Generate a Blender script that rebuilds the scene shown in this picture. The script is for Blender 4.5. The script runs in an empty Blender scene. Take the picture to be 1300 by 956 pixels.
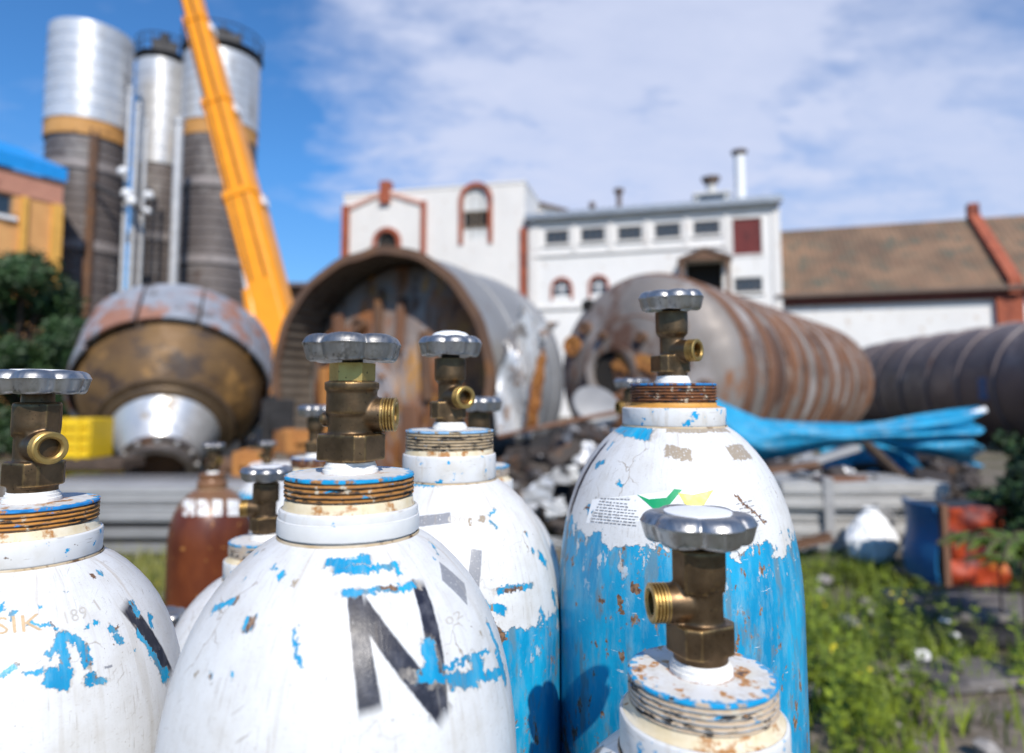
import bpy, bmesh, math, random
import numpy as np
from mathutils import Vector, Matrix, Quaternion
random.seed(7); RNG = np.random.default_rng(7)
R = math.radians; PI = math.pi
S = bpy.context.scene; COL = S.collection

# ------------------------------------------------------------------ camera, sky, sun, exposure
FPX, CX, CY, HCAM, PITCH = 830.0, 650.0, 433.5, 1.47, math.atan(66 / 830)
cam_d = bpy.data.cameras.new('camera'); cam = bpy.data.objects.new('camera', cam_d); COL.objects.link(cam)
cam.location = (0, 0, HCAM); cam.rotation_euler = (PI / 2 + PITCH, 0, 0)
cam_d.sensor_width = 36; cam_d.lens = FPX / 1300 * 36; cam_d.shift_y = -(478 - CY) / 1300
cam_d.clip_start = 0.02; cam_d.clip_end = 3000
cam_d.dof.use_dof = True; cam_d.dof.focus_distance = 0.46; cam_d.dof.aperture_fstop = 3.7; cam_d.dof.aperture_blades = 7
S.camera = cam
S.render.engine = 'CYCLES'
S.view_settings.view_transform = 'Standard'; S.view_settings.look = 'None'
S.view_settings.exposure = 0.0; S.view_settings.gamma = 1.0; S.view_settings.use_curve_mapping = False
S.cycles.max_bounces = 6; S.cycles.use_denoising = True
SUN_EL, SUN_ROT = R(42), R(163)
to_sun = Vector((math.sin(SUN_ROT) * math.cos(SUN_EL), math.cos(SUN_ROT) * math.cos(SUN_EL), math.sin(SUN_EL)))
sd = bpy.data.lights.new('sun', 'SUN'); sd.energy = 5.0; sd.angle = R(0.53); sd.color = (1, 0.935, 0.85)
sun = bpy.data.objects.new('sun', sd); COL.objects.link(sun); sun.rotation_euler = to_sun.to_track_quat('Z', 'Y').to_euler()

# ------------------------------------------------------------------ node helper
class NT:
    def __init__(s, nt): s.nt = nt; s.L = nt.links; s._c = {}
    def n(s, t, **k):
        x = s.nt.nodes.new(t)
        for a, b in k.items(): setattr(x, a, b)
        return x
    def put(s, sock, v):
        if hasattr(v, 'is_output'): s.L.new(v, sock)
        elif v is not None:
            if isinstance(v, (tuple, list)) and len(v) == 3 and sock.type == 'RGBA': v = (*v, 1)
            sock.default_value = v
    def coord(s, k='Object'):
        if k not in s._c: s._c[k] = s.n('ShaderNodeTexCoord').outputs[k]
        return s._c[k]
    def math(s, op, a, b=None, c=None, clamp=False):
        x = s.n('ShaderNodeMath', operation=op, use_clamp=clamp); s.put(x.inputs[0], a)
        if b is not None: s.put(x.inputs[1], b)
        if c is not None: s.put(x.inputs[2], c)
        return x.outputs[0]
    def vmath(s, op, a, b=None, sc=None):
        x = s.n('ShaderNodeVectorMath', operation=op); s.put(x.inputs[0], a)
        if b is not None: s.put(x.inputs[1], b)
        if sc is not None: s.put(x.inputs['Scale'], sc)
        return x.outputs['Value'] if op in ('LENGTH', 'DOT_PRODUCT') else x.outputs[0]
    def mapping(s, v, loc=(0, 0, 0), rot=(0, 0, 0), sc=(1, 1, 1), typ='POINT'):
        x = s.n('ShaderNodeMapping', vector_type=typ); s.put(x.inputs[0], v)
        x.inputs[1].default_value = loc; x.inputs[2].default_value = rot; x.inputs[3].default_value = sc
        return x.outputs[0]
    def noise(s, scale, detail=4, rough=.55, vec=None, col=False, sc=None, dist=0):
        v = vec if vec is not None else s.coord()
        if sc: v = s.mapping(v, sc=sc)
        x = s.n('ShaderNodeTexNoise'); s.put(x.inputs['Vector'], v)
        x.inputs['Scale'].default_value = scale; x.inputs['Detail'].default_value = detail; x.inputs['Roughness'].default_value = rough
        x.inputs['Distortion'].default_value = dist
        return x.outputs['Color' if col else 'Fac']
    def vor(s, scale, vec=None, out='Distance', feature='F1'):
        x = s.n('ShaderNodeTexVoronoi', feature=feature); s.put(x.inputs['Vector'], vec if vec is not None else s.coord()); x.inputs['Scale'].default_value = scale
        return x.outputs[out]
    def rng(s, v, a, b, c=0., d=1.):
        x = s.n('ShaderNodeMapRange', clamp=True); s.put(x.inputs[0], v)
        for i, q in enumerate((a, b, c, d)): x.inputs[i + 1].default_value = q
        return x.outputs[0]
    def mix(s, f, a, b):
        x = s.n('ShaderNodeMix', data_type='RGBA'); s.put(x.inputs[0], f); s.put(x.inputs[6], a); s.put(x.inputs[7], b)
        return x.outputs[2]
    def sep(s, v):
        x = s.n('ShaderNodeSeparateXYZ'); s.put(x.inputs[0], v); return x.outputs
    def comb(s, a, b, c):
        x = s.n('ShaderNodeCombineXYZ'); s.put(x.inputs[0], a); s.put(x.inputs[1], b); s.put(x.inputs[2], c); return x.outputs[0]
    def bump(s, h, strength=.3, dist=.01, normal=None):
        x = s.n('ShaderNodeBump'); s.put(x.inputs['Height'], h); x.inputs['Strength'].default_value = strength; x.inputs['Distance'].default_value = dist
        if normal is not None: s.put(x.inputs['Normal'], normal)
        return x.outputs[0]

class Mat(NT):
    def __init__(s, name):
        s.m = bpy.data.materials.new(name); s.m.use_nodes = True
        super().__init__(s.m.node_tree); s.b = s.nt.nodes['Principled BSDF']
    def out(s, color=None, rough=.6, metal=0., normal=None, **k):
        for nm, v in (('Base Color', color), ('Roughness', rough), ('Metallic', metal), ('Normal', normal), *k.items()): s.put(s.b.inputs[nm], v)
        return s.m

def plain(name, c, rough=.6, metal=0., var=.25, scale=6, bump=.15, bdist=.01, spec=None, sc=None):
    """one paint or material with grain: colour drifts by var, light bump"""
    M = Mat(name); f = M.noise(scale, 5, .6, sc=sc)
    lo = tuple(x * (1 - var) for x in c); hi = tuple(min(1, x * (1 + var)) for x in c)
    col = M.mix(M.rng(f, .3, .7), lo, hi)
    rr = M.rng(M.noise(scale * 3, 3), .3, .7, max(.05, rough - .1), min(1, rough + .1))
    return M.out(col, rr, metal, M.bump(M.noise(scale * 6, 4), bump, bdist))

def weathered(name, c1, c2, patches, scale=2., rough=.6, metal=0., streak=0., bump=.3, bdist=.02):
    """base drifting c1..c2, then ragged patches [(colour, threshold, scale)] over it; streak squeezes the noise so that it runs downwards"""
    M = Mat(name); v = M.coord()
    if streak: v = M.mapping(v, sc=(1, 1, 1 / streak))
    col = M.mix(M.rng(M.noise(scale, 6, .6, v), .3, .7), c1, c2); h = M.noise(scale * 8, 4, .6)
    met = None
    for i, (c, t, sc_) in enumerate(patches):
        f = M.rng(M.noise(sc_, 8, .66, M.mapping(v, loc=(3.7 * i + 1, 1.3 * i, 2.1 * i))), t - .035, t + .035)
        dark = tuple(x * .6 for x in c)
        col = M.mix(f, col, M.mix(M.noise(sc_ * 5, 4, .6), dark, c))
        if metal: met = f if met is None else M.math('MAXIMUM', met, f)
    ml = M.math('MULTIPLY', M.math('SUBTRACT', 1., met), metal) if metal and met is not None else metal
    rr = M.rng(M.noise(scale * 4, 4), .3, .7, rough - .12, rough + .12)
    return M.out(col, rr, ml, M.bump(h, bump, bdist))

# ------------------------------------------------------------------ world: Nishita sky under a thin veil of cloud
W = bpy.data.worlds.new('World'); S.world = W; W.use_nodes = True
w = NT(W.node_tree); bg = W.node_tree.nodes['Background']
sky = w.n('ShaderNodeTexSky', sky_type='NISHITA'); sky.sun_disc = False; sky.sun_elevation = SUN_EL; sky.sun_rotation = SUN_ROT
sky.air_density = 1.0; sky.dust_density = .35; sky.ozone_density = 2.2
d = w.coord('Generated'); x, y, z = w.sep(d)
zz = w.math('ADD', w.math('MAXIMUM', z, 0.), .28)
cv = w.comb(w.math('DIVIDE', x, zz), w.math('DIVIDE', y, zz), 0.)
big = w.noise(.55, 3, .5, w.mapping(cv, loc=(4.35, 2.2, 0)))
mid = w.noise(1.7, 9, .6, w.mapping(cv, loc=(1.2, .4, 0), rot=(0, 0, .5), sc=(1, 1.5, 1)), dist=.25)
finec = w.noise(5.5, 7, .62, w.mapping(cv, loc=(.2, 1.4, 0), rot=(0, 0, -.4), sc=(1, 1.7, 1)), dist=.2)
rag = w.math('ADD', w.math('MULTIPLY', w.math('SUBTRACT', mid, .5), .20), w.math('MULTIPLY', w.math('SUBTRACT', finec, .5), .11))
def bank(v, a_, b_, k): return w.math('MULTIPLY', w.rng(w.math('ADD', w.vmath('DOT_PRODUCT', d, tuple(Vector(v).normalized())), rag), a_, b_), k)
c1 = bank((.17, .98, .44), .905, .975, .93); c2 = bank((.62, 1., .27), .90, 1.0, .85); c3 = bank((.25, 1., .15), .90, 1.0, .75)
wisp = w.math('MULTIPLY', w.rng(w.math('ADD', w.math('MULTIPLY', big, .5), w.math('ADD', w.math('MULTIPLY', mid, .5), w.math('MULTIPLY', finec, .25))), .66, .92), .7)
cmask = w.math('MAXIMUM', w.math('MAXIMUM', c1, c2), w.math('MAXIMUM', c3, wisp))
cmask = w.math('MULTIPLY', cmask, w.rng(finec, .25, .7, .84, 1.))
tint = w.n('ShaderNodeMix', data_type='RGBA', blend_type='MULTIPLY'); tint.inputs[0].default_value = 1
w.put(tint.inputs[6], sky.outputs[0]); w.put(tint.inputs[7], w.mix(w.rng(z, .0, .32), (.50, .70, .92), (.50, .98, 1.40)))
w.put(bg.inputs[0], w.mix(cmask, tint.outputs[2], (5.7, 6.2, 7.9))); bg.inputs[1].default_value = .12

# ------------------------------------------------------------------ photo ray helpers (place real 3D points)
def ray(px, py):
    xc, yc = (px - CX) / FPX, -(py - CY) / FPX
    return Vector((xc, math.cos(PITCH) - math.sin(PITCH) * yc, math.sin(PITCH) + math.cos(PITCH) * yc))
def at(px, py, Y):
    r = ray(px, py); return Vector((0, 0, HCAM)) + r * (Y / r.y)
def onground(px, py, z=0.):
    r = ray(px, py); return Vector((0, 0, HCAM)) + r * ((z - HCAM) / r.z)

# ------------------------------------------------------------------ mesh builder
class B:
    def __init__(s): s.v = []; s.f = []; s.uv = None
    def add(s, vs, fs, M=None):
        o = len(s.v)
        s.v += [tuple((M @ Vector(p)) if M is not None else p) for p in vs]; s.f += [tuple(i + o for i in f) for f in fs]
        return s
    def box(s, c, d, M=None, rot=None, taper=1.):
        x, y, z = (q / 2 for q in d)
        vs = [(sx * x * (taper if sz > 0 else 1), sy * y * (taper if sz > 0 else 1), sz * z) for sz in (-1, 1) for sy in (-1, 1) for sx in (-1, 1)]
        T = Matrix.Translation(c)
        if rot is not None: T = T @ rot
        if M is not None: T = M @ T
        return s.add(vs, [(0, 2, 3, 1), (4, 5, 7, 6), (0, 1, 5, 4), (2, 6, 7, 3), (0, 4, 6, 2), (1, 3, 7, 5)], T)
    def bx(s, a, b): return s.box([(p + q) / 2 for p, q in zip(a, b)], [abs(q - p) for p, q in zip(a, b)])
    def lathe(s, prof, seg=48, M=None, uvr=None, a0=-PI, a1=PI, rf=None):
        """profile (r, z) turned about Z; angle 0 looks to -Y, grows towards +X"""
        full = abs(a1 - a0 - 2 * PI) < 1e-6; o = len(s.v); n = len(prof)
        cols = seg + 1
        L = [0.]
        for i in range(1, n): L.append(L[-1] + math.hypot(prof[i][0] - prof[i - 1][0], prof[i][1] - prof[i - 1][1]))
        vs, fs, uvs = [], [], []
        for j in range(cols):
            a = a0 + (a1 - a0) * j / seg
            for i, (r, z) in enumerate(prof):
                k = rf(a, z) if rf else 1.
                vs.append((r * k * math.sin(a), -r * k * math.cos(a), z))
        ncol = seg if full else cols
        for j in range(seg):
            for i in range(n - 1):
                j2 = (j + 1) % ncol if full else j + 1
                q = (j * n + i, j2 * n + i, j2 * n + i + 1, j * n + i + 1)
                fs.append(q[::-1])
                if uvr:
                    b = [(a0 + (a1 - a0) * jj / seg, L[ii]) for jj, ii in ((j, i), (j + 1, i), (j + 1, i + 1), (j, i + 1))]
                    uvs.append([(p * uvr, q_) for p, q_ in b][::-1])
        if full: vs = vs[:seg * n]
        s.add(vs, fs, M)
        if uvr: s.uv = (s.uv or []) + uvs
        return s
    def tube(s, pts, r, seg=8, cap=True):
        pts = [Vector(p) for p in pts]; n = len(pts); o = len(s.v); rr = r if isinstance(r, (list, tuple)) else [r] * n
        up = None
        for i, p in enumerate(pts):
            t = (pts[min(i + 1, n - 1)] - pts[max(i - 1, 0)]).normalized()
            if up is None: up = t.orthogonal().normalized()
            up = (up - t * up.dot(t)).normalized(); sd_ = t.cross(up)
            for k in range(seg):
                a = 2 * PI * k / seg; s.v.append(tuple(p + (up * math.cos(a) + sd_ * math.sin(a)) * rr[i]))
        for i in range(n - 1):
            for k in range(seg):
                k2 = (k + 1) % seg; s.f.append((o + i * seg + k, o + i * seg + k2, o + (i + 1) * seg + k2, o + (i + 1) * seg + k))
        if cap:
            s.f.append(tuple(o + k for k in reversed(range(seg)))); s.f.append(tuple(o + (n - 1) * seg + k for k in range(seg)))
        return s
    def prism(s, poly, z0, z1, M=None):
        n = len(poly); vs = [(x, y, z0) for x, y in poly] + [(x, y, z1) for x, y in poly]
        fs = [tuple(reversed(range(n))), tuple(range(n, 2 * n))] + [(i, (i + 1) % n, n + (i + 1) % n, n + i) for i in range(n)]
        return s.add(vs, fs, M)
    def ngon(s, n, r, z0, z1, rot=0., c=(0, 0), M=None):
        return s.prism([(c[0] + r * math.cos(rot + 2 * PI * k / n), c[1] + r * math.sin(rot + 2 * PI * k / n)) for k in range(n)], z0, z1, M)
    def grid(s, fn, nu, nv, closed=False):
        vs = [tuple(fn(i / nu, j / nv)) for j in range(nv + 1) for i in range(nu + 1)]
        return s.add(vs, [(j * (nu + 1) + i, j * (nu + 1) + i + 1, (j + 1) * (nu + 1) + i + 1, (j + 1) * (nu + 1) + i) for j in range(nv) for i in range(nu)])
    def sheet(s, fn, nu, nv, t):
        """a grid with thickness t"""
        P = [[Vector(fn(i / nu, j / nv)) for i in range(nu + 1)] for j in range(nv + 1)]
        up, dn = [], []
        for j in range(nv + 1):
            for i in range(nu + 1):
                a = P[j][min(i + 1, nu)] - P[j][max(i - 1, 0)]; b = P[min(j + 1, nv)][i] - P[max(j - 1, 0)][i]
                nrm = a.cross(b); nrm = nrm.normalized() if nrm.length > 1e-9 else Vector((0, 0, 1))
                up.append(tuple(P[j][i] + nrm * t / 2)); dn.append(tuple(P[j][i] - nrm * t / 2))
        N = len(up); id_ = lambda i, j: j * (nu + 1) + i; fs = []
        for j in range(nv):
            for i in range(nu):
                q = (id_(i, j), id_(i + 1, j), id_(i + 1, j + 1), id_(i, j + 1)); fs += [q, tuple(N + k for k in reversed(q))]
        edge = [id_(i, 0) for i in range(nu)] + [id_(nu, j) for j in range(nv)] + [id_(i, nv) for i in range(nu, 0, -1)] + [id_(0, j) for j in range(nv, 0, -1)]
        for k in range(len(edge)):
            a, b = edge[k], edge[(k + 1) % len(edge)]; fs.append((b, a, N + a, N + b))
        return s.add(up + dn, fs)
    def ico(s, c, r, sub=1, jit=.2, sc=(1, 1, 1), rnd=random):
        bm = bmesh.new(); bmesh.ops.create_icosphere(bm, subdivisions=sub, radius=1)
        rot = Matrix.Rotation(rnd.random() * 6, 3, 'Z') @ Matrix.Rotation(rnd.random() * 6, 3, 'X')
        vs = []
        for q in bm.verts:
            k = r * (1 + rnd.uniform(-jit, jit)); p = rot @ Vector((q.co.x, q.co.y, q.co.z)); vs.append((c[0] + p.x * k * sc[0], c[1] + p.y * k * sc[1], c[2] + p.z * k * sc[2]))
        fs = [tuple(q.index for q in f.verts) for f in bm.faces]; bm.free()
        return s.add(vs, fs)
    def xf(s, M): s.v = [tuple(M @ Vector(p)) for p in s.v]; return s
    def mesh(s, name, mat, smooth=40):
        me = bpy.data.meshes.new(name); me.from_pydata(s.v, [], s.f)
        if s.uv:
            l = me.uv_layers.new(name='UVMap'); fl = [c for f in s.uv for q in f for c in q]; l.data.foreach_set('uv', fl)
        if mat: me.materials.append(mat)
        if smooth:
            me.shade_smooth()
            if smooth < 180: me.set_sharp_from_angle(angle=R(smooth))
        me.update(); return me

def link(name, me, parent=None, loc=(0, 0, 0)):
    o = bpy.data.objects.new(name, me); COL.objects.link(o); o.location = loc
    if parent: o.parent = parent
    return o
def part(name, b, mat, parent, loc=(0, 0, 0), smooth=40, label=None, bevel=0, kind=None):
    o = link(name, b.mesh(name, mat, smooth), parent, loc)
    if bevel: m = o.modifiers.new('bevel', 'BEVEL'); m.width = bevel; m.segments = 2; m.limit_method = 'ANGLE'
    if label: o['label'] = label
    if kind: o['kind'] = kind
    return o
def tag(o, label, cat, group=None, kind=None):
    if label: o['label'] = label
    if cat: o['category'] = cat
    if group: o['group'] = group
    if kind: o['kind'] = kind
    return o
def thing(name, label, cat, loc=(0, 0, 0), rz=0., group=None):
    o = bpy.data.objects.new(name, None); COL.objects.link(o); o.location = loc; o.rotation_euler = (0, 0, rz); o.empty_display_size = .1
    return tag(o, label, cat, group)
def solo(name, b, mat, label, cat, loc=(0, 0, 0), rz=0., group=None, smooth=40, bevel=0, kind=None):
    o = part(name, b, mat, None, loc, smooth, None, bevel); o.rotation_euler = (0, 0, rz); return tag(o, label, cat, group, kind)
def modify(b, name, mat, mods, smooth=180):
    """mesh of b after modifiers"""
    o = link('work_piece', b.mesh(name, None, 0))
    for t, k in mods:
        m = o.modifiers.new(t, t)
        for a, q in k.items(): setattr(m, a, q)
    dg = bpy.context.evaluated_depsgraph_get(); me = bpy.data.meshes.new_from_object(o.evaluated_get(dg))
    old = o.data; bpy.data.objects.remove(o); bpy.data.meshes.remove(old)
    me.name = name; me.materials.clear(); me.materials.append(mat); me.shade_smooth()
    if smooth < 180: me.set_sharp_from_angle(angle=R(smooth))
    return me
RX = lambda a: Matrix.Rotation(a, 4, 'X'); RY = lambda a: Matrix.Rotation(a, 4, 'Y'); RZ = lambda a: Matrix.Rotation(a, 4, 'Z')
T3 = lambda *p: Matrix.Translation(p if len(p) == 3 else p[0])
YAX = RX(-PI / 2)          # lathe axis Z -> +Y

# ================================================================== GROUND
def m_ground():
    M = Mat('dirt_ground'); n1 = M.noise(.55, 6, .6); n2 = M.noise(3.5, 8, .65); n3 = M.noise(28, 5, .6)
    c = M.mix(M.rng(n2, .35, .65), (.11, .085, .06), (.25, .21, .17))
    c = M.mix(M.rng(n1, .45, .6), c, (.075, .085, .03))
    c = M.mix(M.rng(n3, .62, .7), c, (.32, .30, .28))
    return M.out(c, .9, 0, M.bump(M.math('ADD', n2, M.math('MULTIPLY', n3, .5)), .8, .05))
g = B()
def gz(x, y):
    k = max(0, 1 - abs(math.hypot(x, y - 6)) / 14)
    return .02 * k * (math.sin(x * 2.3 + y) + math.sin(y * 3.1 - x * 1.7)) - .03 * k
xs = sorted({*np.linspace(-14, 14, 90).round(3), -600, -200, -60, -30, 30, 60, 200, 600}); ys = sorted({*np.linspace(-3, 20, 80).round(3), -600, -100, -30, -10, 30, 60, 120, 300, 900})
g.grid(lambda u, v: (xs[round(u * (len(xs) - 1))], ys[round(v * (len(ys) - 1))], gz(xs[round(u * (len(xs) - 1))], ys[round(v * (len(ys) - 1))])), len(xs) - 1, len(ys) - 1)
GROUND = solo('ground', g, m_ground(), None, None, kind='structure', smooth=180)

# ================================================================== SILOS
M_clad = weathered('brushed_silo_steel', (.50, .49, .48), (.70, .69, .68), [((.30, .27, .25), .62, .7), ((.30, .15, .06), .70, 1.2)], 1.2, .38, .4, streak=6, bump=.12)
M_dark = weathered('brown_silo_shell', (.085, .070, .066), (.16, .135, .125), [((.24, .215, .20), .58, .8), ((.10, .055, .035), .66, .6)], .8, .6, .25, streak=3, bump=.2)
M_rustband = weathered('rust_orange_band', (.42, .20, .05), (.55, .28, .09), [((.16, .07, .03), .62, 1.1)], 1.3, .8)
M_gal = plain('galvanised_steel', (.50, .49, .48), .45, .3, .15, 4, .1)
M_ringb = plain('pale_brown_ring', (.24, .21, .20), .6, .1, .2, 3)
M_iron = plain('dark_iron', (.035, .034, .036), .6, .4, .3, 5)
M_rustpipe = weathered('rusty_pipe', (.10, .055, .035), (.17, .09, .05), [((.25, .11, .04), .6, 3)], 2, .8)

def silo(label, cpx, rpx, ytop, yclad, Y, band=True, ladder=None, rings=(), caps=None, low_scale=.97):
    c = at(cpx, 480, Y); r = rpx / FPX * Y * math.cos(math.atan((cpx - CX) / FPX)); Yf = Y - r * .8
    ztop = at(cpx, ytop, Yf).z; zc = at(cpx, yclad, Yf).z
    face = math.atan2(c.x, c.y)
    t = thing('storage_silo', label, 'silo', (c.x, c.y, 0), -face, 'silos of the old plant')
    prof = [(0, ztop + .1), (r * .5, ztop + .06), (r, ztop)]
    nb = 7
    for k in range(nb):
        z1 = ztop - (ztop - zc) * k / nb; z2 = ztop - (ztop - zc) * (k + 1) / nb
        prof += [(r, z1 - .01), (r, z2 + .06), (r + .025, z2 + .045), (r + .025, z2 + .015), (r, z2)]
    part('upper_cladding', B().lathe(prof, 64), M_clad, t)
    zb = zc
    if band:
        zb = zc - .75
        part('rust_band', B().lathe([(r * .99, zc - .01), (r * .99, zb)], 64), M_rustband, t)
    prof = []; z = zb - .003; rl = r * low_scale; k = 0
    while z > .2:
        prof += [(rl, z), (rl, z - .34), (rl + .035, z - .38), (rl + .035, z - .46), (rl, z - .5)]; z -= .5; k += 1
    prof += [(rl, 0)]
    part('lower_shell', B().lathe(prof, 64), M_dark, t)
    for yy in rings:
        zz = at(cpx, yy, Yf).z; part('ring_beam', B().lathe([(rl + .037, zz - .22), (rl + .12, zz - .2), (rl + .12, zz + .2), (rl + .037, zz + .22)], 64), M_ringb, t)
    if caps:
        b = B(); 
        b.lathe([(r * .4, ztop + .3), (r * 1.08, ztop + .3), (r * 1.08, ztop + .4), (r * .4, ztop + .4)], 32)
        part('top_walkway', b, M_iron, t)
        for k in range(14):
            a = 2 * PI * k / 14; part('rail_post', B().tube([(r * 1.05 * math.sin(a), -r * 1.05 * math.cos(a), ztop + .42), (r * 1.05 * math.sin(a), -r * 1.05 * math.cos(a), ztop + 1.3)], .025, 6), M_iron, t)
        for h in (.85, 1.28):
            part('handrail', B().tube([(r * 1.05 * math.sin(a), -r * 1.05 * math.cos(a), ztop + h) for a in np.linspace(0, 2 * PI, 33)], .035, 6), M_iron, t)
        part('machine_housing', B().box((0, 0, ztop + .85), (r * .9, r * .9, .9)).lathe([(0, ztop + 1.9), (r * .2, ztop + 1.8), (r * .25, ztop + 1.3)], 16), M_iron, t)
    if ladder is not None:
        a = ladder; b = B()
        for q in (-.13, .13):
            b.tube([((rl + .14) * math.sin(a + q / rl), -(rl + .14) * math.cos(a + q / rl), z) for z in (0, zb + .3)], .05, 6)
        for z in np.arange(.3, zb, .35):
            b.tube([((rl + .14) * math.sin(a + q / rl), -(rl + .14) * math.cos(a + q / rl), z) for q in (-.13, .13)], .025, 5)
        b.tube([((rl + .22) * math.sin(a), -(rl + .22) * math.cos(a), z) for z in (0, zb)], .11, 8)
        part('ladder', b, M_rustpipe, t)
    return t, r
silo('tall steel silo over brown lower shell with orange rust band, nearest the blue-roofed building', 95, 58, 27, 150, 30, True, .15, (208, 310), None, .93)
silo('slim steel silo between the two broader silos, pipes at its side', 191, 36, 74, 207, 34, False, None, (300,), True, .95)
silo('broad silo with walkway on top, standing behind the orange crane boom', 268, 51, 62, 152, 33, True, None, (232, 330), True, .97)
pr = []
for k, (p0, y0, p1, y1, Y, rr) in enumerate([(166, 110, 163, 385, 29, .10), (176, 130, 172, 385, 29.2, .11), (186, 150, 182, 385, 29.4, .09), (228, 150, 215, 380, 29, .19)]):
    a = at(p0, y0, Y); q = onground(p1, 560); q = Vector((a.x, a.y, 0))
    b = B().tube([(0, 0, 0), (0, 0, a.z)], rr, 12).lathe([(rr, a.z - .3), (rr + .05, a.z - .28), (rr + .05, a.z - .2), (rr, a.z - .18)], 12)
    solo('riser_pipe', b, M_gal, ['thin pale riser pipe closest to the tallest silo', 'middle thin riser pipe in the bundle beside the tallest silo', 'thin riser pipe of the bundle next to the slim silo', 'thick pale riser pipe in front of the broad silo'][k], 'pipe', (q.x, q.y, 0), group='riser pipes by the silos')
M_white = plain('white_paint', (.78, .78, .78), .5, 0, .06, 8, .05)
t = thing('pipe_elbow_set', 'white blower pipe with round elbows crossing between the silos', 'pipe', at(158, 262, 28.5), 0)
a0 = at(158, 262, 28.5)
part('pipe', B().tube([at(120, 235, 28.6) - a0, at(160, 255, 28.5) - a0, at(185, 272, 28.5) - a0], .09, 8), M_iron, t)
for (qx, qy, rr) in ((156, 218, .28), (161, 246, .3), (167, 256, .3), (189, 248, .26), (187, 268, .2)):
    part('elbow', B().ico(at(qx, qy, 28.4) - a0, rr * .8, 2, .02), M_white, t, smooth=180)

# ================================================================== YELLOW BUILDING AND TREES AT THE EDGE
class Facade:
    def __init__(s, p0, p1): s.p0 = Vector((p0[0], p0[1], 0)); s.p1 = Vector((p1[0], p1[1], 0)); s.d = (s.p1 - s.p0).normalized(); s.n = Vector((s.d.y, -s.d.x, 0)); s.rz = math.atan2(s.d.y, s.d.x); s.len = (s.p1 - s.p0).length
    def st(s, px, py):
        r = ray(px, py); o = Vector((0, 0, HCAM)); t = (s.p0 - o).dot(s.n) / r.dot(s.n); p = o + r * t; return (p - s.p0).dot(s.d), p.z
    def rect(s, px0, py0, px1, py1):
        a = s.st(px0, py0); b = s.st(px0, py1); c = s.st(px1, py0); d_ = s.st(px1, py1)
        return ((a[0] + b[0]) / 2, (c[0] + d_[0]) / 2, (b[1] + d_[1]) / 2, (a[1] + c[1]) / 2)      # s0 s1 z0 z1
def wall_mesh(b, L, H, holes, th=.35, z0=0.):
    """wall from (0,0,z0) to (L,0,H) facing -Y with real openings"""
    xs = sorted({0, L, *[h[0] for h in holes], *[h[1] for h in holes]}); zs = sorted({z0, H, *[h[2] for h in holes], *[h[3] for h in holes]})
    xs = [x for x in xs if 0 <= x <= L]; zs = [z for z in zs if z0 <= z <= H]
    solid = {}
    for i in range(len(xs) - 1):
        for j in range(len(zs) - 1):
            cx, cz = (xs[i] + xs[i + 1]) / 2, (zs[j] + zs[j + 1]) / 2
            solid[i, j] = not any(h[0] < cx < h[1] and h[2] < cz < h[3] for h in holes)
    for (i, j), sol in solid.items():
        if not sol: continue
        x0, x1, a, c = xs[i], xs[i + 1], zs[j], zs[j + 1]
        b.add([(x0, 0, a), (x1, 0, a), (x1, 0, c), (x0, 0, c)], [(0, 1, 2, 3)])
        b.add([(x0, th, a), (x1, th, a), (x1, th, c), (x0, th, c)], [(3, 2, 1, 0)])
        for di, dj, q in ((-1, 0, [(x0, 0, a), (x0, 0, c), (x0, th, c), (x0, th, a)]), (1, 0, [(x1, 0, a), (x1, th, a), (x1, th, c), (x1, 0, c)]), (0, -1, [(x0, 0, a), (x0, th, a), (x1, th, a), (x1, 0, a)]), (0, 1, [(x0, 0, c), (x1, 0, c), (x1, th, c), (x0, th, c)])):
            if not solid.get((i + di, j + dj), False): b.add(q, [(0, 1, 2, 3)])
    return b
def box_shell(b, L, H, D, th=.35, z0=0.):
    """the three other walls behind a facade of length L"""
    b.bx((0.002, th, z0), (th, D, H - .01)); b.bx((L - th, th, z0), (L - .002, D, H - .01)); b.bx((th, D - th, z0), (L - th, D - .002, H - .01)); return b
M_glass = Mat('window_glass').out((.03, .05, .075), .3, 0, None, **{'Specular IOR Level': .25})
M_wfr = plain('window_frame_paint', (.20, .155, .11), .6, 0, .2, 5)
def window(t, rc, nx=3, nz=1, fr=M_wfr, bw=.07, glass=M_glass, dep=.06, sill=None):
    s0, s1, z0, z1 = rc; b = B(); e = .003
    b.bx((s0 + e, dep, z0 + e), (s0 + bw, dep + .1, z1 - e)); b.bx((s1 - bw, dep, z0 + e), (s1 - e, dep + .1, z1 - e)); b.bx((s0 + bw, dep, z1 - bw), (s1 - bw, dep + .1, z1 - e)); b.bx((s0 + bw, dep, z0 + e), (s1 - bw, dep + .1, z0 + bw))
    for k in range(1, nx): x_ = s0 + (s1 - s0) * k / nx; b.bx((x_ - bw * .4, dep + .012, z0 + bw), (x_ + bw * .4, dep + .085, z1 - bw))
    for k in range(1, nz): z_ = z0 + (z1 - z0) * k / nz; b.bx((s0 + bw, dep + .02, z_ - bw * .4), (s1 - bw, dep + .08, z_ + bw * .4))
    f = part('window', b, fr, t)
    for i in range(nx):
        for j in range(nz):
            q = B(); q.bx((s0 + (s1 - s0) * i / nx + .02, dep + .045, z0 + (z1 - z0) * j / nz + .02), (s0 + (s1 - s0) * (i + 1) / nx - .02, dep + .055, z0 + (z1 - z0) * (j + 1) / nz - .02))
            part('pane', q, glass, f)
    if sill is not None: part('sill', B().bx((s0 - .12, -.13, z0 - .14), (s1 + .12, dep, z0 - .004)), sill, f)
    return f
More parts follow.
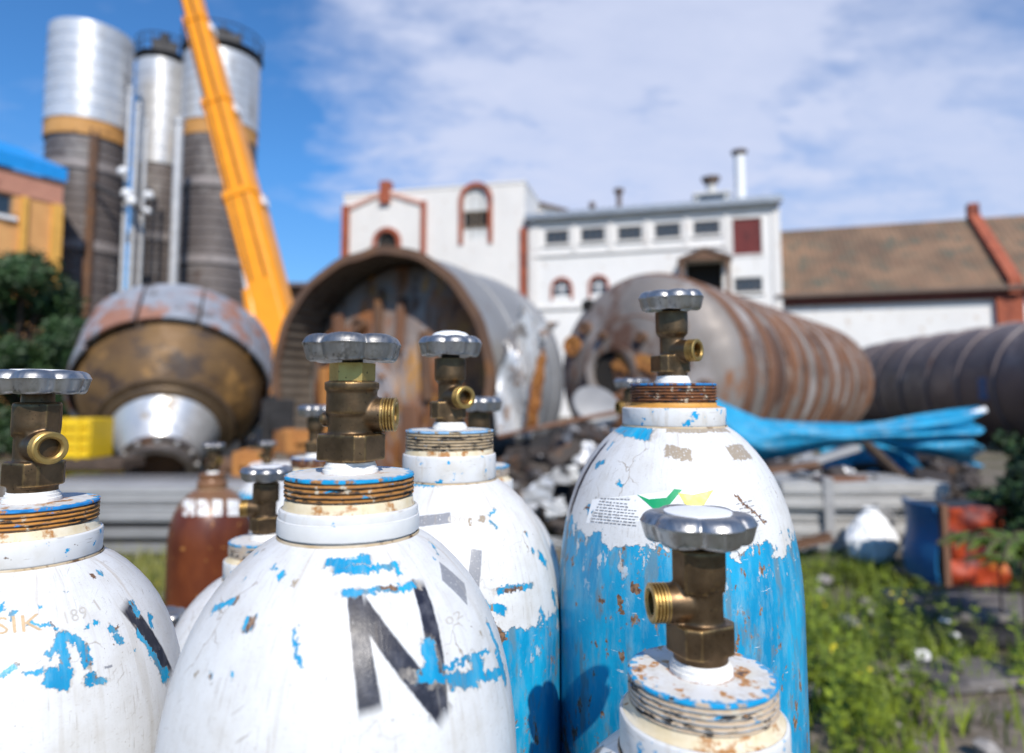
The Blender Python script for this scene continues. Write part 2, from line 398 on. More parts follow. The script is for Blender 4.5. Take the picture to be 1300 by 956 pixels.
M_pink = weathered('pinkish_brick_band', (.42, .19, .13), (.52, .25, .17), [((.30, .13, .09), .62, 1.5)], 2, .9)
M_ochre = weathered('ochre_render', (.56, .28, .10), (.66, .35, .13), [((.44, .22, .08), .6, 1)], 1.5, .9)
M_yellow = plain('yellow_render', (.66, .35, .07), .8, 0, .1, 3)
M_blueroof = plain('blue_roof_sheet', (.012, .26, .66), .5, 0, .1, 4, .1)
a = at(66, 480, 26); bq = at(-10, 480, 24.2); dirv = (bq - a); far = a + dirv.normalized() * 13
F = Facade((far.x, far.y), (a.x, a.y))
t = thing('yellow_building', 'ochre and pink rendered building with a bright blue roof at the edge of the yard', 'building', F.p0, F.rz)
L = F.len; He = F.st(40, 222)[1]; win = F.rect(-40, 236, 17, 270)
win2 = (win[0] - 3.2, win[1] - 3.2, win[2], win[3]); zb = F.st(40, 252)[1]
b = wall_mesh(B(), L, zb, [(max(.3, w_[0]), w_[1], w_[2] + 0, min(w_[3], zb - .05)) for w_ in (win, win2)]); box_shell(b, L, zb, 7); part('wall', b, M_ochre, t)
part('brick_band', B().bx((0, -.05, zb + .003), (L, 7, He)), M_pink, t)
for w_ in (win, win2): window(t, (max(.3, w_[0]), w_[1], w_[2], min(w_[3], zb - .05)), 2, 1, sill=M_white)
for px0, px1 in ((22, 30), (62, 75)):
    q = F.rect(px0, 256, px1, 400); part('pilaster', B().bx((q[0], -.14, 0), (q[1], -.003, zb - .01)), M_yellow, t)
rb = B(); ov = .2
zr = He + .02
rb.add([(-.3, -ov, zr), (L + .05, -ov, zr), (L + .05, 3.5, zr + 1.5), (-.3, 3.5, zr + 1.5), (L + .05, 7.4, zr), (-.3, 7.4, zr),
        (-.3, -ov, zr + .55), (L + .05, -ov, zr + .55), (L + .05, 3.5, zr + 2.1), (-.3, 3.5, zr + 2.1), (L + .05, 7.4, zr + .55), (-.3, 7.4, zr + .55)],
       [(0, 1, 2, 3), (3, 2, 4, 5), (7, 6, 9, 8), (8, 9, 11, 10), (0, 6, 7, 1), (5, 4, 10, 11), (1, 7, 8, 2), (2, 8, 10, 4), (0, 3, 9, 6), (3, 5, 11, 9)])
part('roof', rb, M_blueroof, t, smooth=0)

M_leaf = {}
def leafmat(key, c, var=.5):
    M = Mat('leaf_' + key); f = M.noise(1.6, 4); g_ = M.noise(25, 2)
    col = M.mix(M.rng(f, .35, .65), tuple(x * (1 - var) for x in c), tuple(x * (1 + var) for x in c))
    col = M.mix(M.rng(g_, .55, .7), col, (c[0] * 1.9, c[1] * 1.7, c[2] * 1.1))
    M.out(col, .6, 0, None, **{'Transmission Weight': 0., 'Subsurface Weight': 0.})
    return M.m
M_leaf['dark'] = leafmat('dark', (.017, .045, .009)); M_leaf['mid'] = leafmat('mid', (.075, .125, .012)); M_leaf['lime'] = leafmat('lime', (.15, .20, .012))
M_bark = plain('bark', (.075, .05, .035), .9, 0, .3, 9, .6)
def leaves(b, clumps, n, ls, rnd):
    for _ in range(n):
        c, r = rnd.choice(clumps); u = Vector((rnd.gauss(0, 1), rnd.gauss(0, 1), rnd.gauss(0, 1))).normalized() * r * rnd.random() ** .4
        p = Vector(c) + Vector((u.x, u.y, u.z * .8)); nrm = (u.normalized() + Vector((rnd.uniform(-1, 1), rnd.uniform(-1, 1), rnd.uniform(-.3, 1)))).normalized()
        a_ = nrm.orthogonal().normalized(); a_ = Quaternion(nrm, rnd.random() * 6.28) @ a_; c_ = nrm.cross(a_); l = ls * rnd.uniform(.6, 1.3)
        b.add([p, p + a_ * l * .5 + c_ * l * .3, p + a_ * l, p + a_ * l * .5 - c_ * l * .3], [(0, 1, 2, 3)])
    return b
def tree(label, loc, h, rad, n, ls, key, seed, z0=.25, cat='tree', name='leafy_tree'):
    rnd = random.Random(seed); t = thing(name, label, cat, loc)
    tr = B().tube([(0, 0, -.1), (.05, .03, h * .3), (-.04, .05, h * .6), (0, 0, h * .92)], [h * .04, h * .03, h * .02, h * .006], 10); cl = []
    for k in range(26):
        a_ = rnd.random() * 6.28; zz_ = rnd.uniform(z0, 1.) ; env = rad * (1 - max(0, (zz_ - .55)) ** 1.6 * 2.2) * (.75 + .25 * min(1, zz_ / .4))
        rr = env * rnd.uniform(.25, .95); c = (rr * math.cos(a_), rr * math.sin(a_), h * zz_ * .93)
        cl.append((c, rad * rnd.uniform(.2, .36)))
        tr.tube([(0, 0, h * zz_ * .55), (c[0] * .5, c[1] * .5, c[2] * .85), c], [h * .013, h * .008, h * .003], 6)
    part('trunk', tr, M_bark, t); part('crown', leaves(B(), cl, n, ls, rnd), M_leaf[key], t, smooth=0)
    return t
p = at(20, 480, 15); tree('dark green bushy tree in front of the yellow building', (p.x, p.y, 0), 4.6, 2.0, 15000, .15, 'dark', 3, .12)
p = at(84, 480, 14.6); tree('lower dark green tree beside the conical vessel', (p.x, p.y, 0), 3.2, 1.5, 9000, .13, 'dark', 5, .12)
p = at(-75, 480, 14.5); tree('dark green tree cut off by the picture edge below the yellow building', (p.x, p.y, 0), 5.0, 1.9, 11000, .15, 'dark', 8, .12)

# ================================================================== CRANE
M_or = plain('orange_yellow_crane_paint', (.84, .30, .004), .4, 0, .08, 2, .05)
M_tyre = plain('tyre_rubber', (.02, .02, .02), .85, 0, .3, 10)
P0 = at(355, 418, 18.0); P1 = at(228, -60, 20.5)
t = thing('mobile_crane', 'orange telescopic crane boom rising steeply before the silos', 'crane', (P0.x, P0.y, 0))
O = Vector((P0.x, P0.y, 0)); ax = (P1 - P0); LB = ax.length; ax.normalize()
side = ax.cross(Vector((0, 1, 0))).normalized(); nrm = side.cross(ax)
FRM = Matrix((side, nrm, ax)).transposed().to_4x4(); FRM.translation = P0 - O
def boomsec(z0, z1, w0, w1):
    b = B(); vs = []
    for z_, w_ in ((z0, w0), (z1, w1)):
        for (sx, sy) in ((-.5, -.38), (-.38, -.62), (.38, -.62), (.5, -.38), (.5, .4), (.3, .62), (-.3, .62), (-.5, .4)): vs.append((sx * w_, sy * w_, z_))
    return b.add(vs, [tuple(reversed(range(8))), tuple(range(8, 16))] + [(i, (i + 1) % 8, 8 + (i + 1) % 8, 8 + i) for i in range(8)], FRM)
for i, (za, zb_, wa, wb) in enumerate([(-1.5, .31 * LB, .88, .96), (.31 * LB - .3, .55 * LB, .84, .84), (.55 * LB - .3, .78 * LB, .72, .72), (.78 * LB - .3, 1.02 * LB, .60, .60)]):
    s_ = part('boom_section', boomsec(za, zb_, wa, wb), M_or, t, smooth=0, bevel=.03)
    part('section_collar', boomsec(zb_ - .22, zb_ - .02, wb * 1.07, wb * 1.07), M_or, s_, smooth=0)
    part('wear_pad', B().box((-wb * .56, 0, zb_ - .35), (.06, .35, .3), FRM), M_white, s_)
b = B(); 
for q in (.62, .66): b.tube([FRM @ Vector((q * .95, .3, .02 * LB)), FRM @ Vector((q * .8, .3, .36 * LB))], .05, 6)
part('jib', b, plain('faded_jib_paint', (.75, .36, .18), .5), t)
part('hoist_cable', B().tube([FRM @ Vector((-.2, -.62, .1 * LB)), FRM @ Vector((-.15, -.55, 1.0 * LB))], .025, 6).tube([FRM @ Vector((.2, -.62, .1 * LB)), FRM @ Vector((.12, -.55, 1.0 * LB))], .025, 6), M_iron, t)
ra, rb_ = at(308, 306, 18.3) - O, at(321, 398, 17.7) - O
part('ram_rod', B().tube([ra, ra.lerp(rb_, .72)], .13, 12), M_white, t); part('ram_cylinder', B().tube([ra.lerp(rb_, .7), rb_, rb_ + (rb_ - ra) * .25], .2, 12), M_or, t)
b = B().box((.2, .5, 2.1), (2.6, 3.0, 1.5)); part('turret', b, M_or, t, bevel=.08)
part('cab', B().box((-1.9, .3, 2.3), (1.2, 1.8, 1.8)), M_or, t, bevel=.1)
part('chassis', B().box((0, .5, 1.05), (8.6, 2.5, .55)), M_iron, t, bevel=.05)
wm = B().lathe([(.15, -.2), (.55, -.2), (.6, -.12), (.6, .12), (.55, .2), (.15, .2)], 24, RX(PI / 2)).mesh('wheel', M_tyre)
for qx in (-3.3, -1.9, 1.9, 3.3):
    for qy in (-.7, 1.7): link('wheel', wm, t, (qx, qy, .6))

# ================================================================== WHITE FACTORY AND HOUSE
def m_white_wall(name, base=(.74, .72, .69), stain=(.50, .43, .36), th=.63):
    M = Mat(name); f = M.noise(.5, 7, .6, sc=(1, 1, .5)); f2 = M.noise(2.2, 6, .65); 
    c = M.mix(M.rng(f, .35, .7), base, tuple(x * .9 for x in base)); c = M.mix(M.rng(f2, th, th + .06), c, stain)
    return M.out(c, .85, 0, M.bump(M.noise(6, 5), .3, .02))
M_wall = m_white_wall('white_limewash', (.78, .76, .73), (.52, .45, .38), .60); M_wall2 = m_white_wall('white_limewash_warm', (.74, .71, .67), (.52, .42, .34), .61)
M_redbrick = weathered('red_brick_trim', (.29, .07, .033), (.38, .10, .048), [((.20, .05, .03), .58, 2), ((.5, .42, .36), .68, 2.5)], 2, .85)
M_roofgrey = plain('grey_roof_sheet', (.30, .33, .37), .5, .3, .15, 2)
A = at(432, 480, 45); Bq = at(667, 480, 42)
FT = Facade((A.x, A.y), (Bq.x, Bq.y)); L = FT.len; H = FT.st(550, 241)[1]
t = thing('factory_tower', 'tall white factory block with red arched windows and red trim', 'building', FT.p0, FT.rz)
wn = FT.rect(588, 237, 620, 304); wl = FT.rect(478, 294, 504, 345)
b = wall_mesh(B(), L, H, [wn, wl]); box_shell(b, L, H, 9); part('wall', b, M_wall2, t)
part('roof', B().bx((-.05, -.05, H + .004), (L + .05, 9.05, H + .18)), M_wall2, t)
def arch(s0, s1, z0, z1, wd, dep=.12):
    """raised surround: two jambs and a half ring"""
    b = B(); r_ = (s1 - s0) / 2; cx_ = (s0 + s1) / 2; zc_ = z1 - r_
    b.bx((s0 - wd, -dep, z0 - .3), (s0 - .002, .08, zc_)); b.bx((s1 + .002, -dep, z0 - .3), (s1 + wd, .08, zc_))
    n = 14
    for k in range(n):
        a0_, a1_ = PI * k / n, PI * (k + 1) / n
        pts = [(cx_ + q * math.cos(a_), zc_ + q * math.sin(a_)) for a_, q in ((a0_, r_), (a0_, r_ + wd), (a1_, r_ + wd), (a1_, r_))]
        b.add([(x_, -dep, z_) for x_, z_ in pts] + [(x_, .08, z_) for x_, z_ in pts], [(0, 1, 2, 3), (7, 6, 5, 4), (1, 5, 6, 2), (0, 3, 7, 4)])
    return b
def spandrel(s0, s1, z1, y0=-.004, y1=.3):
    b = B(); r_ = (s1 - s0) / 2; cx_ = (s0 + s1) / 2; zc_ = z1 - r_; n = 8
    for sg in (-1, 1):
        for k in range(n):
            a0_, a1_ = PI / 2 * k / n, PI / 2 * (k + 1) / n
            x0, z0_, x1, z1_ = cx_ + sg * r_ * math.cos(a0_), zc_ + r_ * math.sin(a0_), cx_ + sg * r_ * math.cos(a1_), zc_ + r_ * math.sin(a1_)
            q = [(x0, z0_), (x0, z1), (x1, z1), (x1, z1_)]
            b.add([(x_, y0, z_) for x_, z_ in q] + [(x_, y1, z_) for x_, z_ in q], [(0, 1, 2, 3) if sg < 0 else (3, 2, 1, 0), (4, 7, 6, 5), (0, 3, 7, 4)])
    return b
M_pale = plain('pale_window_boards', (.60, .60, .58), .6, 0, .15, 2); M_void = plain('dark_interior', (.02, .017, .015), .9)
for k, wv in enumerate((wn, wl)):
    part('spandrel', spandrel(wv[0], wv[1], wv[3]), M_wall2, t)
    sr = part('arch_surround', arch(*wv, .3), M_redbrick, t)
    if k == 0:
        zs_ = [wv[2], wv[2] + (wv[3] - wv[2]) * .24, wv[2] + (wv[3] - wv[2]) * .54, wv[3]]
        mx = (wv[0] + wv[1]) / 2
        for i, m_ in enumerate((M_pale, M_void, M_pale)):
            for j in range(3): part('pane', B().bx((wv[0] + (wv[1] - wv[0]) * j / 3 + .03, .18 if i != 1 else .24, zs_[i] + .03), (wv[0] + (wv[1] - wv[0]) * (j + 1) / 3 - .03, .26, zs_[i + 1] - .03)), m_, sr)
        part('mullion', B().bx((mx - .28, .12, zs_[1]), (mx - .18, .2, zs_[2])).bx((mx + .18, .12, zs_[1]), (mx + .28, .2, zs_[2])).bx((wv[0], .12, zs_[1] - .06), (wv[1], .2, zs_[1] + .06)).bx((wv[0], .12, zs_[2] - .06), (wv[1], .2, zs_[2] + .06)), M_wfr, sr)
    else: part('pane', B().bx((wv[0], .22, wv[2]), (wv[1], .28, wv[3])), M_void, sr)
for px0, px1, py0, py1 in ((432, 443, 262, 400), (535, 541, 256, 400)):
    q = FT.rect(px0, py0, px1, py1); part('pilaster', B().bx((max(q[0], -.05), -.22, 0), (q[1], -.003, q[3])), M_redbrick, t)
q = FT.rect(484, 231, 496, 259); part('gable_post', B().bx((q[0], -.3, q[2]), (q[1], .4, q[3])), M_redbrick, t)
for (xa, ya, xb, yb) in ((445, 264, 485, 246), (496, 246, 536, 258)):
    s0, z0 = FT.st(xa, ya); s1, z1 = FT.st(xb, yb)
    part('gable_moulding', B().add([(s0, -.15, z0 - .14), (s1, -.15, z1 - .14), (s1, -.15, z1 + .14), (s0, -.15, z0 + .14), (s0, -.003, z0 - .14), (s1, -.003, z1 - .14), (s1, -.003, z1 + .14), (s0, -.003, z0 + .14)], [(0, 1, 2, 3), (3, 2, 6, 7), (1, 0, 4, 5)]), plain('pink_moulding', (.62, .36, .28), .8), t)
q = FT.rect(661, 290, 667, 400); part('downpipe', B().bx((q[0], -.2, 0), (L + .1, -.003, q[3])), M_redbrick, t)

A = at(671, 480, 42.0); Bq = at(988, 480, 38)
FL = Facade((A.x, A.y), (Bq.x, Bq.y)); L = FL.len; H = FL.st(830, 270)[1]
t = thing('factory_hall', 'long white factory hall with a strip of grey windows and a red shutter', 'building', FL.p0, FL.rz)
wins = [FL.rect(a_, y0, b_, y1) for a_, b_, y0, y1 in ((692, 722, 292, 310), (737, 768, 289, 307), (784, 815, 287, 305), (831, 864, 283, 302), (880, 914, 280, 298), (932, 968, 352, 371))]
shut = FL.rect(930, 277, 967, 323); por = FL.rect(872, 333, 918, 420); por = (por[0], por[1], 0, por[3])
rnd_ = [FL.rect(702, 355, 724, 375), FL.rect(750, 352, 770, 372)]
b = wall_mesh(B(), L, H, wins + [shut, por] + rnd_); box_shell(b, L, H, 10); part('wall', b, M_wall, t)
for wv in wins: window(t, wv, 4, 1, sill=M_wall2)
m_shut = weathered('dark_red_shutter', (.11, .012, .012), (.17, .022, .018), [((.07, .01, .01), .6, 2)], 2, .7, streak=4)
for k in range(6):
    x0, x1 = shut[0] + (shut[1] - shut[0]) * k / 6, shut[0] + (shut[1] - shut[0]) * (k + 1) / 6
    part('shutter_board', B().bx((x0 + .01, .04, shut[2] + .003), (x1 - .012, .12, shut[3] - .003)), m_shut, t)
part('shutter_backing', B().bx((shut[0] + .002, .14, shut[2] + .004), (shut[1] - .002, .2, shut[3] - .004)), M_void, t)
part('shutter_frame', B().bx((shut[0] - .12, -.06, shut[2] - .12), (shut[0] - .002, .1, shut[3] + .12)).bx((shut[1] + .002, -.06, shut[2] - .12), (shut[1] + .12, .1, shut[3] + .12)).bx((shut[0], -.06, shut[3] + .002), (shut[1], .1, shut[3] + .12)).bx((shut[0], -.06, shut[2] - .12), (shut[1], .1, shut[2] - .002)), M_wall2, t)
part('porch_void', B().bx((por[0] + .01, .38, 0), (por[1] - .01, .45, por[3] - .01)), M_void, t)
pz = FL.st(895, 320)[1]; pe = FL.st(895, 333)[1]; mx = (por[0] + por[1]) / 2
M_rustyroof = weathered('rusty_porch_roof', (.12, .08, .06), (.18, .12, .09), [((.22, .10, .05), .6, 2)], 2, .8)
part('porch_roof', B().add([(por[0] - .5, -1.6, pe), (mx, -1.6, pz), (por[1] + .5, -1.6, pe), (por[0] - .5, 0, pe), (mx, 0, pz), (por[1] + .5, 0, pe), (por[0] - .5, -1.6, pe - .14), (mx, -1.6, pz - .14), (por[1] + .5, -1.6, pe - .14), (por[0] - .5, 0, pe - .14), (mx, 0, pz - .14), (por[1] + .5, 0, pe - .14)],
     [(0, 1, 4, 3), (1, 2, 5, 4), (6, 9, 10, 7), (7, 10, 11, 8), (0, 6, 7, 1), (1, 7, 8, 2), (0, 3, 9, 6), (2, 8, 11, 5)]), M_rustyroof, t, smooth=0)
part('porch_gable', B().add([(por[0] - .3, -1.5, pe - .14), (por[1] + .3, -1.5, pe - .14), (mx, -1.5, pz - .16), (por[0] - .3, -1.42, pe - .14), (por[1] + .3, -1.42, pe - .14), (mx, -1.42, pz - .16)], [(0, 1, 2), (5, 4, 3), (0, 3, 4, 1)]), M_rustpipe, t, smooth=0)
for x_ in (por[0] - .25, por[1] + .25): part('porch_post', B().bx((x_ - .12, -1.5, 0), (x_ + .12, -1.26, pe - .15)), M_rustpipe, t)
for wv in rnd_:
    part('spandrel', spandrel(wv[0], wv[1], wv[3]), M_wall, t); sr = part('arch_surround', arch(*wv, .17, .06), M_redbrick, t)
    part('pane', B().bx((wv[0], .2, wv[2]), (wv[1], .24, wv[3])), M_glass, sr); c_ = (wv[0] + wv[1]) / 2; zc_ = (wv[2] + wv[3]) / 2
    part('mullion', B().bx((c_ - .05, .12, wv[2]), (c_ + .05, .19, wv[3])).bx((wv[0], .13, zc_ - .05), (wv[1], .18, zc_ + .05)), M_white, sr)
for px0, px1 in ((676, 686), (726, 732), (772, 778), (819, 825), (869, 875), (919, 925)):
    q = FL.rect(px0, 276, px1, 318); part('pier', B().bx((q[0], -.09, q[2]), (q[1], -.003, H - .25)), M_wall2, t)
q = FL.rect(676, 314, 925, 318); part('string_course', B().bx((q[0], -.13, FL.st(800, 309)[1] - .55), (q[1], -.003, FL.st(800, 309)[1] - .42)), M_wall2, t)
zl = FL.st(700, 391)[1]; part('ledge', B().bx((.6, -.14, zl - .1), (7., -.003, zl + .1)), M_wall2, t)
for px_ in (678, 985):
    q = FL.st(px_, 300)[0]; part('corner_strip', B().bx((q - .25, -.07, 0), (q + .25, -.003, H - .3)), M_wall2, t)
zE = H; rb = B()
rb.add([(-.1, -.55, zE + .02), (L + .5, -.55, zE + .02), (L + .5, 10.2, zE + 1.1), (-.1, 10.2, zE + 1.1), (-.1, -.55, zE + .38), (L + .5, -.55, zE + .38), (L + .5, 10.2, zE + 1.5), (-.1, 10.2, zE + 1.5)], [(3, 2, 1, 0), (4, 5, 6, 7), (0, 1, 5, 4), (1, 2, 6, 5), (3, 0, 4, 7), (2, 3, 7, 6)])
part('roof', rb, M_roofgrey, t, smooth=0)
part('eave_board', B().bx((0, -.2, zE - .22), (L + .2, -.003, zE + .015)), M_wall2, t)
def roofz(y_): return zE + .38 + (y_ + .55) / 10.75 * 1.12
M_stack = plain('pale_vent_metal', (.58, .56, .52), .5, .3, .15, 3); M_cap = plain('brown_vent_cap', (.14, .10, .08), .7, .2, .2, 3)
def vent(pxc, pytop, wpx, capw, py_cap, mat, box_=None, flare=True):
    s_, zt = FL.st(pxc, pytop); sc = 40 / FPX; y_ = 1.2; r_ = wpx / 2 * sc; zt += .15
    if box_:
        q = part('vent_box', B().bx((s_ - box_[0] * sc / 2, y_ - .8, roofz(y_) - .3), (s_ + box_[0] * sc / 2, y_ + .8, roofz(y_) + box_[1] * sc)).bx((s_ - box_[0] * sc / 2 - .12, y_ - .92, roofz(y_) + box_[1] * sc), (s_ + box_[0] * sc / 2 + .12, y_ + .92, roofz(y_) + box_[1] * sc + .15)), M_stack, t)
        part('vent_louvre', B().bx((s_ - .75, y_ - .86, roofz(y_) - .1), (s_ + .75, y_ - .803, roofz(y_) + box_[1] * sc * .8)), M_glass, q)
    ch = part('chimney', B().tube([(s_, y_, roofz(y_) - .3), (s_, y_, zt - .2)], r_, 16), mat, t)
    cr = capw / 2 * sc
    part('cap', B().lathe([(0, zt + .1), (cr, zt), (cr, zt - .12), (r_ + .02, zt - py_cap * sc)] if flare else [(0, zt), (cr, zt - .1), (cr, zt - .4)], 20, T3(s_, y_, 0)), M_cap, ch)
vent(748, 252, 7, 9, 3, M_cap, flare=False); vent(783, 236, 7, 14, 8, M_cap); vent(903, 221, 12, 24, 10, M_stack, (42, 9)); vent(940, 186, 13, 20, 6, M_white)
# small gabled block between tower and hall
q = at(680, 480, 47); t2 = thing('gable_annex', 'small white gable with dark eaves between tower and factory hall', 'building', (q.x, q.y, 0), FL.rz)
zr = at(672, 252, 47).z
part('wall', B().add([(-2, 0, 0), (2.2, 0, 0), (2.2, 0, zr - 1.2), (-1.2, 0, zr), (-2, 0, zr), (-2, 4, 0), (2.2, 4, 0), (2.2, 4, zr - 1.2), (-1.2, 4, zr), (-2, 4, zr)], [(0, 1, 2, 3, 4), (9, 8, 7, 6, 5), (1, 6, 7, 2), (0, 4, 9, 5)]), M_wall2, t2, smooth=0)
part('roof', B().add([(-1.3, -.3, zr + .02), (2.5, -.3, zr - 1.3), (2.5, 4.3, zr - 1.3), (-1.3, 4.3, zr + .02), (-1.3, -.3, zr + .25), (2.5, -.3, zr - 1.05), (2.5, 4.3, zr - 1.05), (-1.3, 4.3, zr + .25)], [(4, 5, 6, 7), (0, 3, 2, 1), (0, 1, 5, 4), (1, 2, 6, 5)]), M_cap, t2, smooth=0)

# house with brown tiled roof
A = at(989, 480, 38.5); Bq = at(1420, 480, 33.8)
FH = Facade((A.x, A.y), (Bq.x, Bq.y)); L = FH.len; H = FH.st(1140, 373)[1]
t = thing('tiled_house', 'low white building with a brown tiled roof and red parapet', 'building', FH.p0, FH.rz)
part('wall', box_shell(wall_mesh(B(), L, H - .5, []), L, H - .5, 9), m_white_wall('stained_house_wall', (.76, .74, .71), (.55, .45, .36), .58), t)
part('eave_band', B().bx((0, -.25, H - .497), (L, .3, H - .02)), weathered('red_eave_board', (.13, .035, .025), (.19, .05, .035), [], 2, .8), t)
def m_tiles():
    M = Mat('brown_roof_tiles'); v = M.coord(); x_, y_, z_ = M.sep(v)
    n = M.noise(.45, 6, .6); n2 = M.noise(2.5, 6, .65)
    c = M.mix(M.rng(n, .38, .62), (.13, .085, .055), (.235, .145, .088)); c = M.mix(M.rng(n2, .57, .65), c, (.24, .125, .075)); c = M.mix(M.rng(M.noise(1.1, 5), .55, .63), c, (.115, .10, .07))
    wv = M.math('ADD', M.math('SINE', M.math('MULTIPLY', z_, 24.)), M.math('SINE', M.math('MULTIPLY', x_, 20.)))
    return M.out(c, .9, 0, M.bump(wv, .5, .04))
rz_ = at(1140, 291, 41.5).z
rf = B(); rf.add([(-.1, -.5, H), (L, -.5, H), (L, 4.6, rz_), (-.1, 4.6, rz_), (L, 9.6, H), (-.1, 9.6, H), (-.1, -.5, H + .16), (L, -.5, H + .16), (L, 4.6, rz_ + .16), (-.1, 4.6, rz_ + .16), (L, 9.6, H + .16), (-.1, 9.6, H + .16)],
      [(1, 0, 3, 2), (2, 3, 5, 4), (6, 7, 8, 9), (9, 8, 10, 11), (0, 1, 7, 6), (0, 6, 9, 3), (3, 9, 11, 5), (1, 2, 8, 7), (2, 4, 10, 8)])
part('roof', rf, m_tiles(), t, smooth=0)
s1, _ = FH.st(1284, 375); 
part('parapet', B().add([(s1 - .3, -.62, H - .3), (s1 + .3, -.62, H - .3), (s1 + .3, 4.6, rz_ + .3), (s1 - .3, 4.6, rz_ + .3), (s1 - .3, -.62, H + .55), (s1 + .3, -.62, H + .55), (s1 + .3, 4.6, rz_ + .6), (s1 - .3, 4.6, rz_ + .6)], [(4, 5, 6, 7), (0, 1, 5, 4), (0, 4, 7, 3), (1, 2, 6, 5), (3, 7, 6, 2)]), M_redbrick, t, smooth=0)
part('chimney', B().bx((s1 - .27, 4.3, rz_), (s1 + .27, 4.9, rz_ + 1.05)), M_redbrick, t)
part('pilaster', B().bx((s1 - .8, -.3, 0), (s1 + .45, -.003, H - .5)), M_redbrick, t)
part('fascia', B().bx((-.1, -.72, H - .06), (L, -.505, H + .12)), M_cap, t)
# far shed roof seen beyond the boom
q = at(372, 480, 30)
t = thing('roof_shed', 'low dark roofed shed seen between crane boom and open tank', 'building', (q.x, q.y, 0))
zr = at(385, 349, 30).z
part('wall', B().bx((-1.2, 0, 0), (3, 4, zr - .5)), M_rustpipe, t)
part('roof', B().add([(-1.6, -.5, zr - .6), (3.3, -.5, zr - .6), (3.3, 2, zr), (-1.6, 2, zr), (3.3, 4.5, zr - .6), (-1.6, 4.5, zr - .6)], [(0, 1, 2, 3), (3, 2, 4, 5), (0, 5, 4, 1), (1, 4, 2), (0, 3, 5)]), M_cap, t, smooth=0)

# ================================================================== TANKS
def deg_between(p, q): return math.atan2(q[0] - p[0], q[1] - p[1])
# --- ribbed brown tank lying behind the blue cylinder
RT = 1.86
pf = at(814, 474, 12.2); pb = at(1030, 488, 22.0); rz_ = -deg_between(pf, pb); LT = (Vector((pb.x, pb.y)) - Vector((pf.x, pf.y))).length
M_tank = weathered('brown_grey_tank_steel', (.20, .175, .155), (.31, .275, .25), [((.29, .12, .045), .55, 1.1), ((.12, .06, .038), .56, .8), ((.42, .38, .36), .58, .9)], 1.0, .62, .35, streak=2.2, bump=.25)
M_tankrust = weathered('tank_rib_rust', (.14, .065, .035), (.21, .10, .055), [((.36, .28, .22), .63, 2), ((.10, .045, .025), .6, 2)], 1.5, .8)
M_rust = weathered('flaky_orange_rust', (.33, .13, .035), (.46, .20, .05), [((.14, .06, .03), .58, 6), ((.62, .33, .07), .64, 5)], 5, .9, bump=.6)
t = thing('ribbed_tank', 'large brown steel tank with raised rust ribs lying beside the factory hall', 'tank', (pf.x, pf.y, 0), rz_)
C = T3(0, 0, RT) @ YAX
hp = [(0, -.42), (.5, -.40), (1.0, -.32), (1.4, -.19), (1.66, -.06), (1.78, .05), (RT, .22)]
part('weld_seam', B().lathe([(1.02, -.318), (1.035, -.325), (1.05, -.308)], 72, C).tube([C @ Vector((0.02, 1.02, -.33)), C @ Vector((0.02, 1.4, -.2)), C @ Vector((.02, 1.7, -.03))], .012, 6), M_tankrust, t)
part('dished_head', B().lathe([(r_, z_) for r_, z_ in hp], 72, C), M_tank, t, smooth=180)
ncs = 10
for k in range(ncs):
    y0, y1 = .22 + (LT - .22) * k / ncs, .22 + (LT - .22) * (k + 1) / ncs
    part('shell_course', B().lathe([(RT - .004 * (k % 2), y0 + .005), (RT - .004 * (k % 2), y1)], 72, C, rf=lambda a_, z_: 1 - .012 * max(0, math.sin(3 * a_ + z_ * .9)) ** 8 - .004 * math.sin(7 * a_ + z_ * 2)), M_tank, t)
    part('stiffener_rib', B().lathe([(RT, y0 + .1), (RT + .06, y0 + .12), (RT + .06, y0 + .42), (RT, y0 + .44)], 72, C), M_tankrust, t)
    part('stiffener_rib', B().lathe([(RT, y0 + .80), (RT + .045, y0 + .82), (RT + .045, y0 + .98), (RT, y0 + 1.0)], 72, C), M_tank, t)
part('end_head', B().lathe([(RT, LT), (1.4, LT + .3), (0, LT + .42)], 48, C), M_tank, t, smooth=180)
def on_head(px, py):
    """(x, z) on the head's plane, thing-local"""
    n = Vector((math.sin(rz_), -math.cos(rz_), 0)); r = ray(px, py); o = Vector((0, 0, HCAM)); q = o + r * ((Vector((pf.x, pf.y, 0)) - o).dot(n) / r.dot(n))
    l = RZ(-rz_) @ (q - Vector((pf.x, pf.y, 0))); return l.x, l.z
def head_y(x_, z_):
    rr = math.hypot(x_, z_ - RT); return np.interp(rr, [p_[0] for p_ in hp], [p_[1] for p_ in hp])
x_, z_ = on_head(792, 474); Mh = T3(x_, head_y(x_, z_) + .06, z_) @ YAX
mh = part('manhole', B().lathe([(.40, .1), (.40, -.16), (.48, -.18), (.52, -.18), (.52, .2)], 32, Mh), M_tank, t)
part('opening', B().lathe([(0, -.06), (.4, -.06)], 32, Mh), M_void, mh)
for (qx, qy, rr, m_) in ((752, 418, .13, M_rustpipe), (866, 416, .2, M_rustpipe), (748, 388, .12, M_void), (778, 428, .08, M_rustpipe), (828, 430, .1, M_rustpipe), (902, 494, .16, M_rustpipe), (735, 440, .2, M_rust)):
    x_, z_ = on_head(qx, qy); Mh = T3(x_, head_y(x_, z_), z_) @ YAX
    part('nozzle', B().lathe([(0, -.1), (rr * .6, -.1), (rr * .62, -.13), (rr, -.12), (rr, .08)], 20, Mh), m_, t)
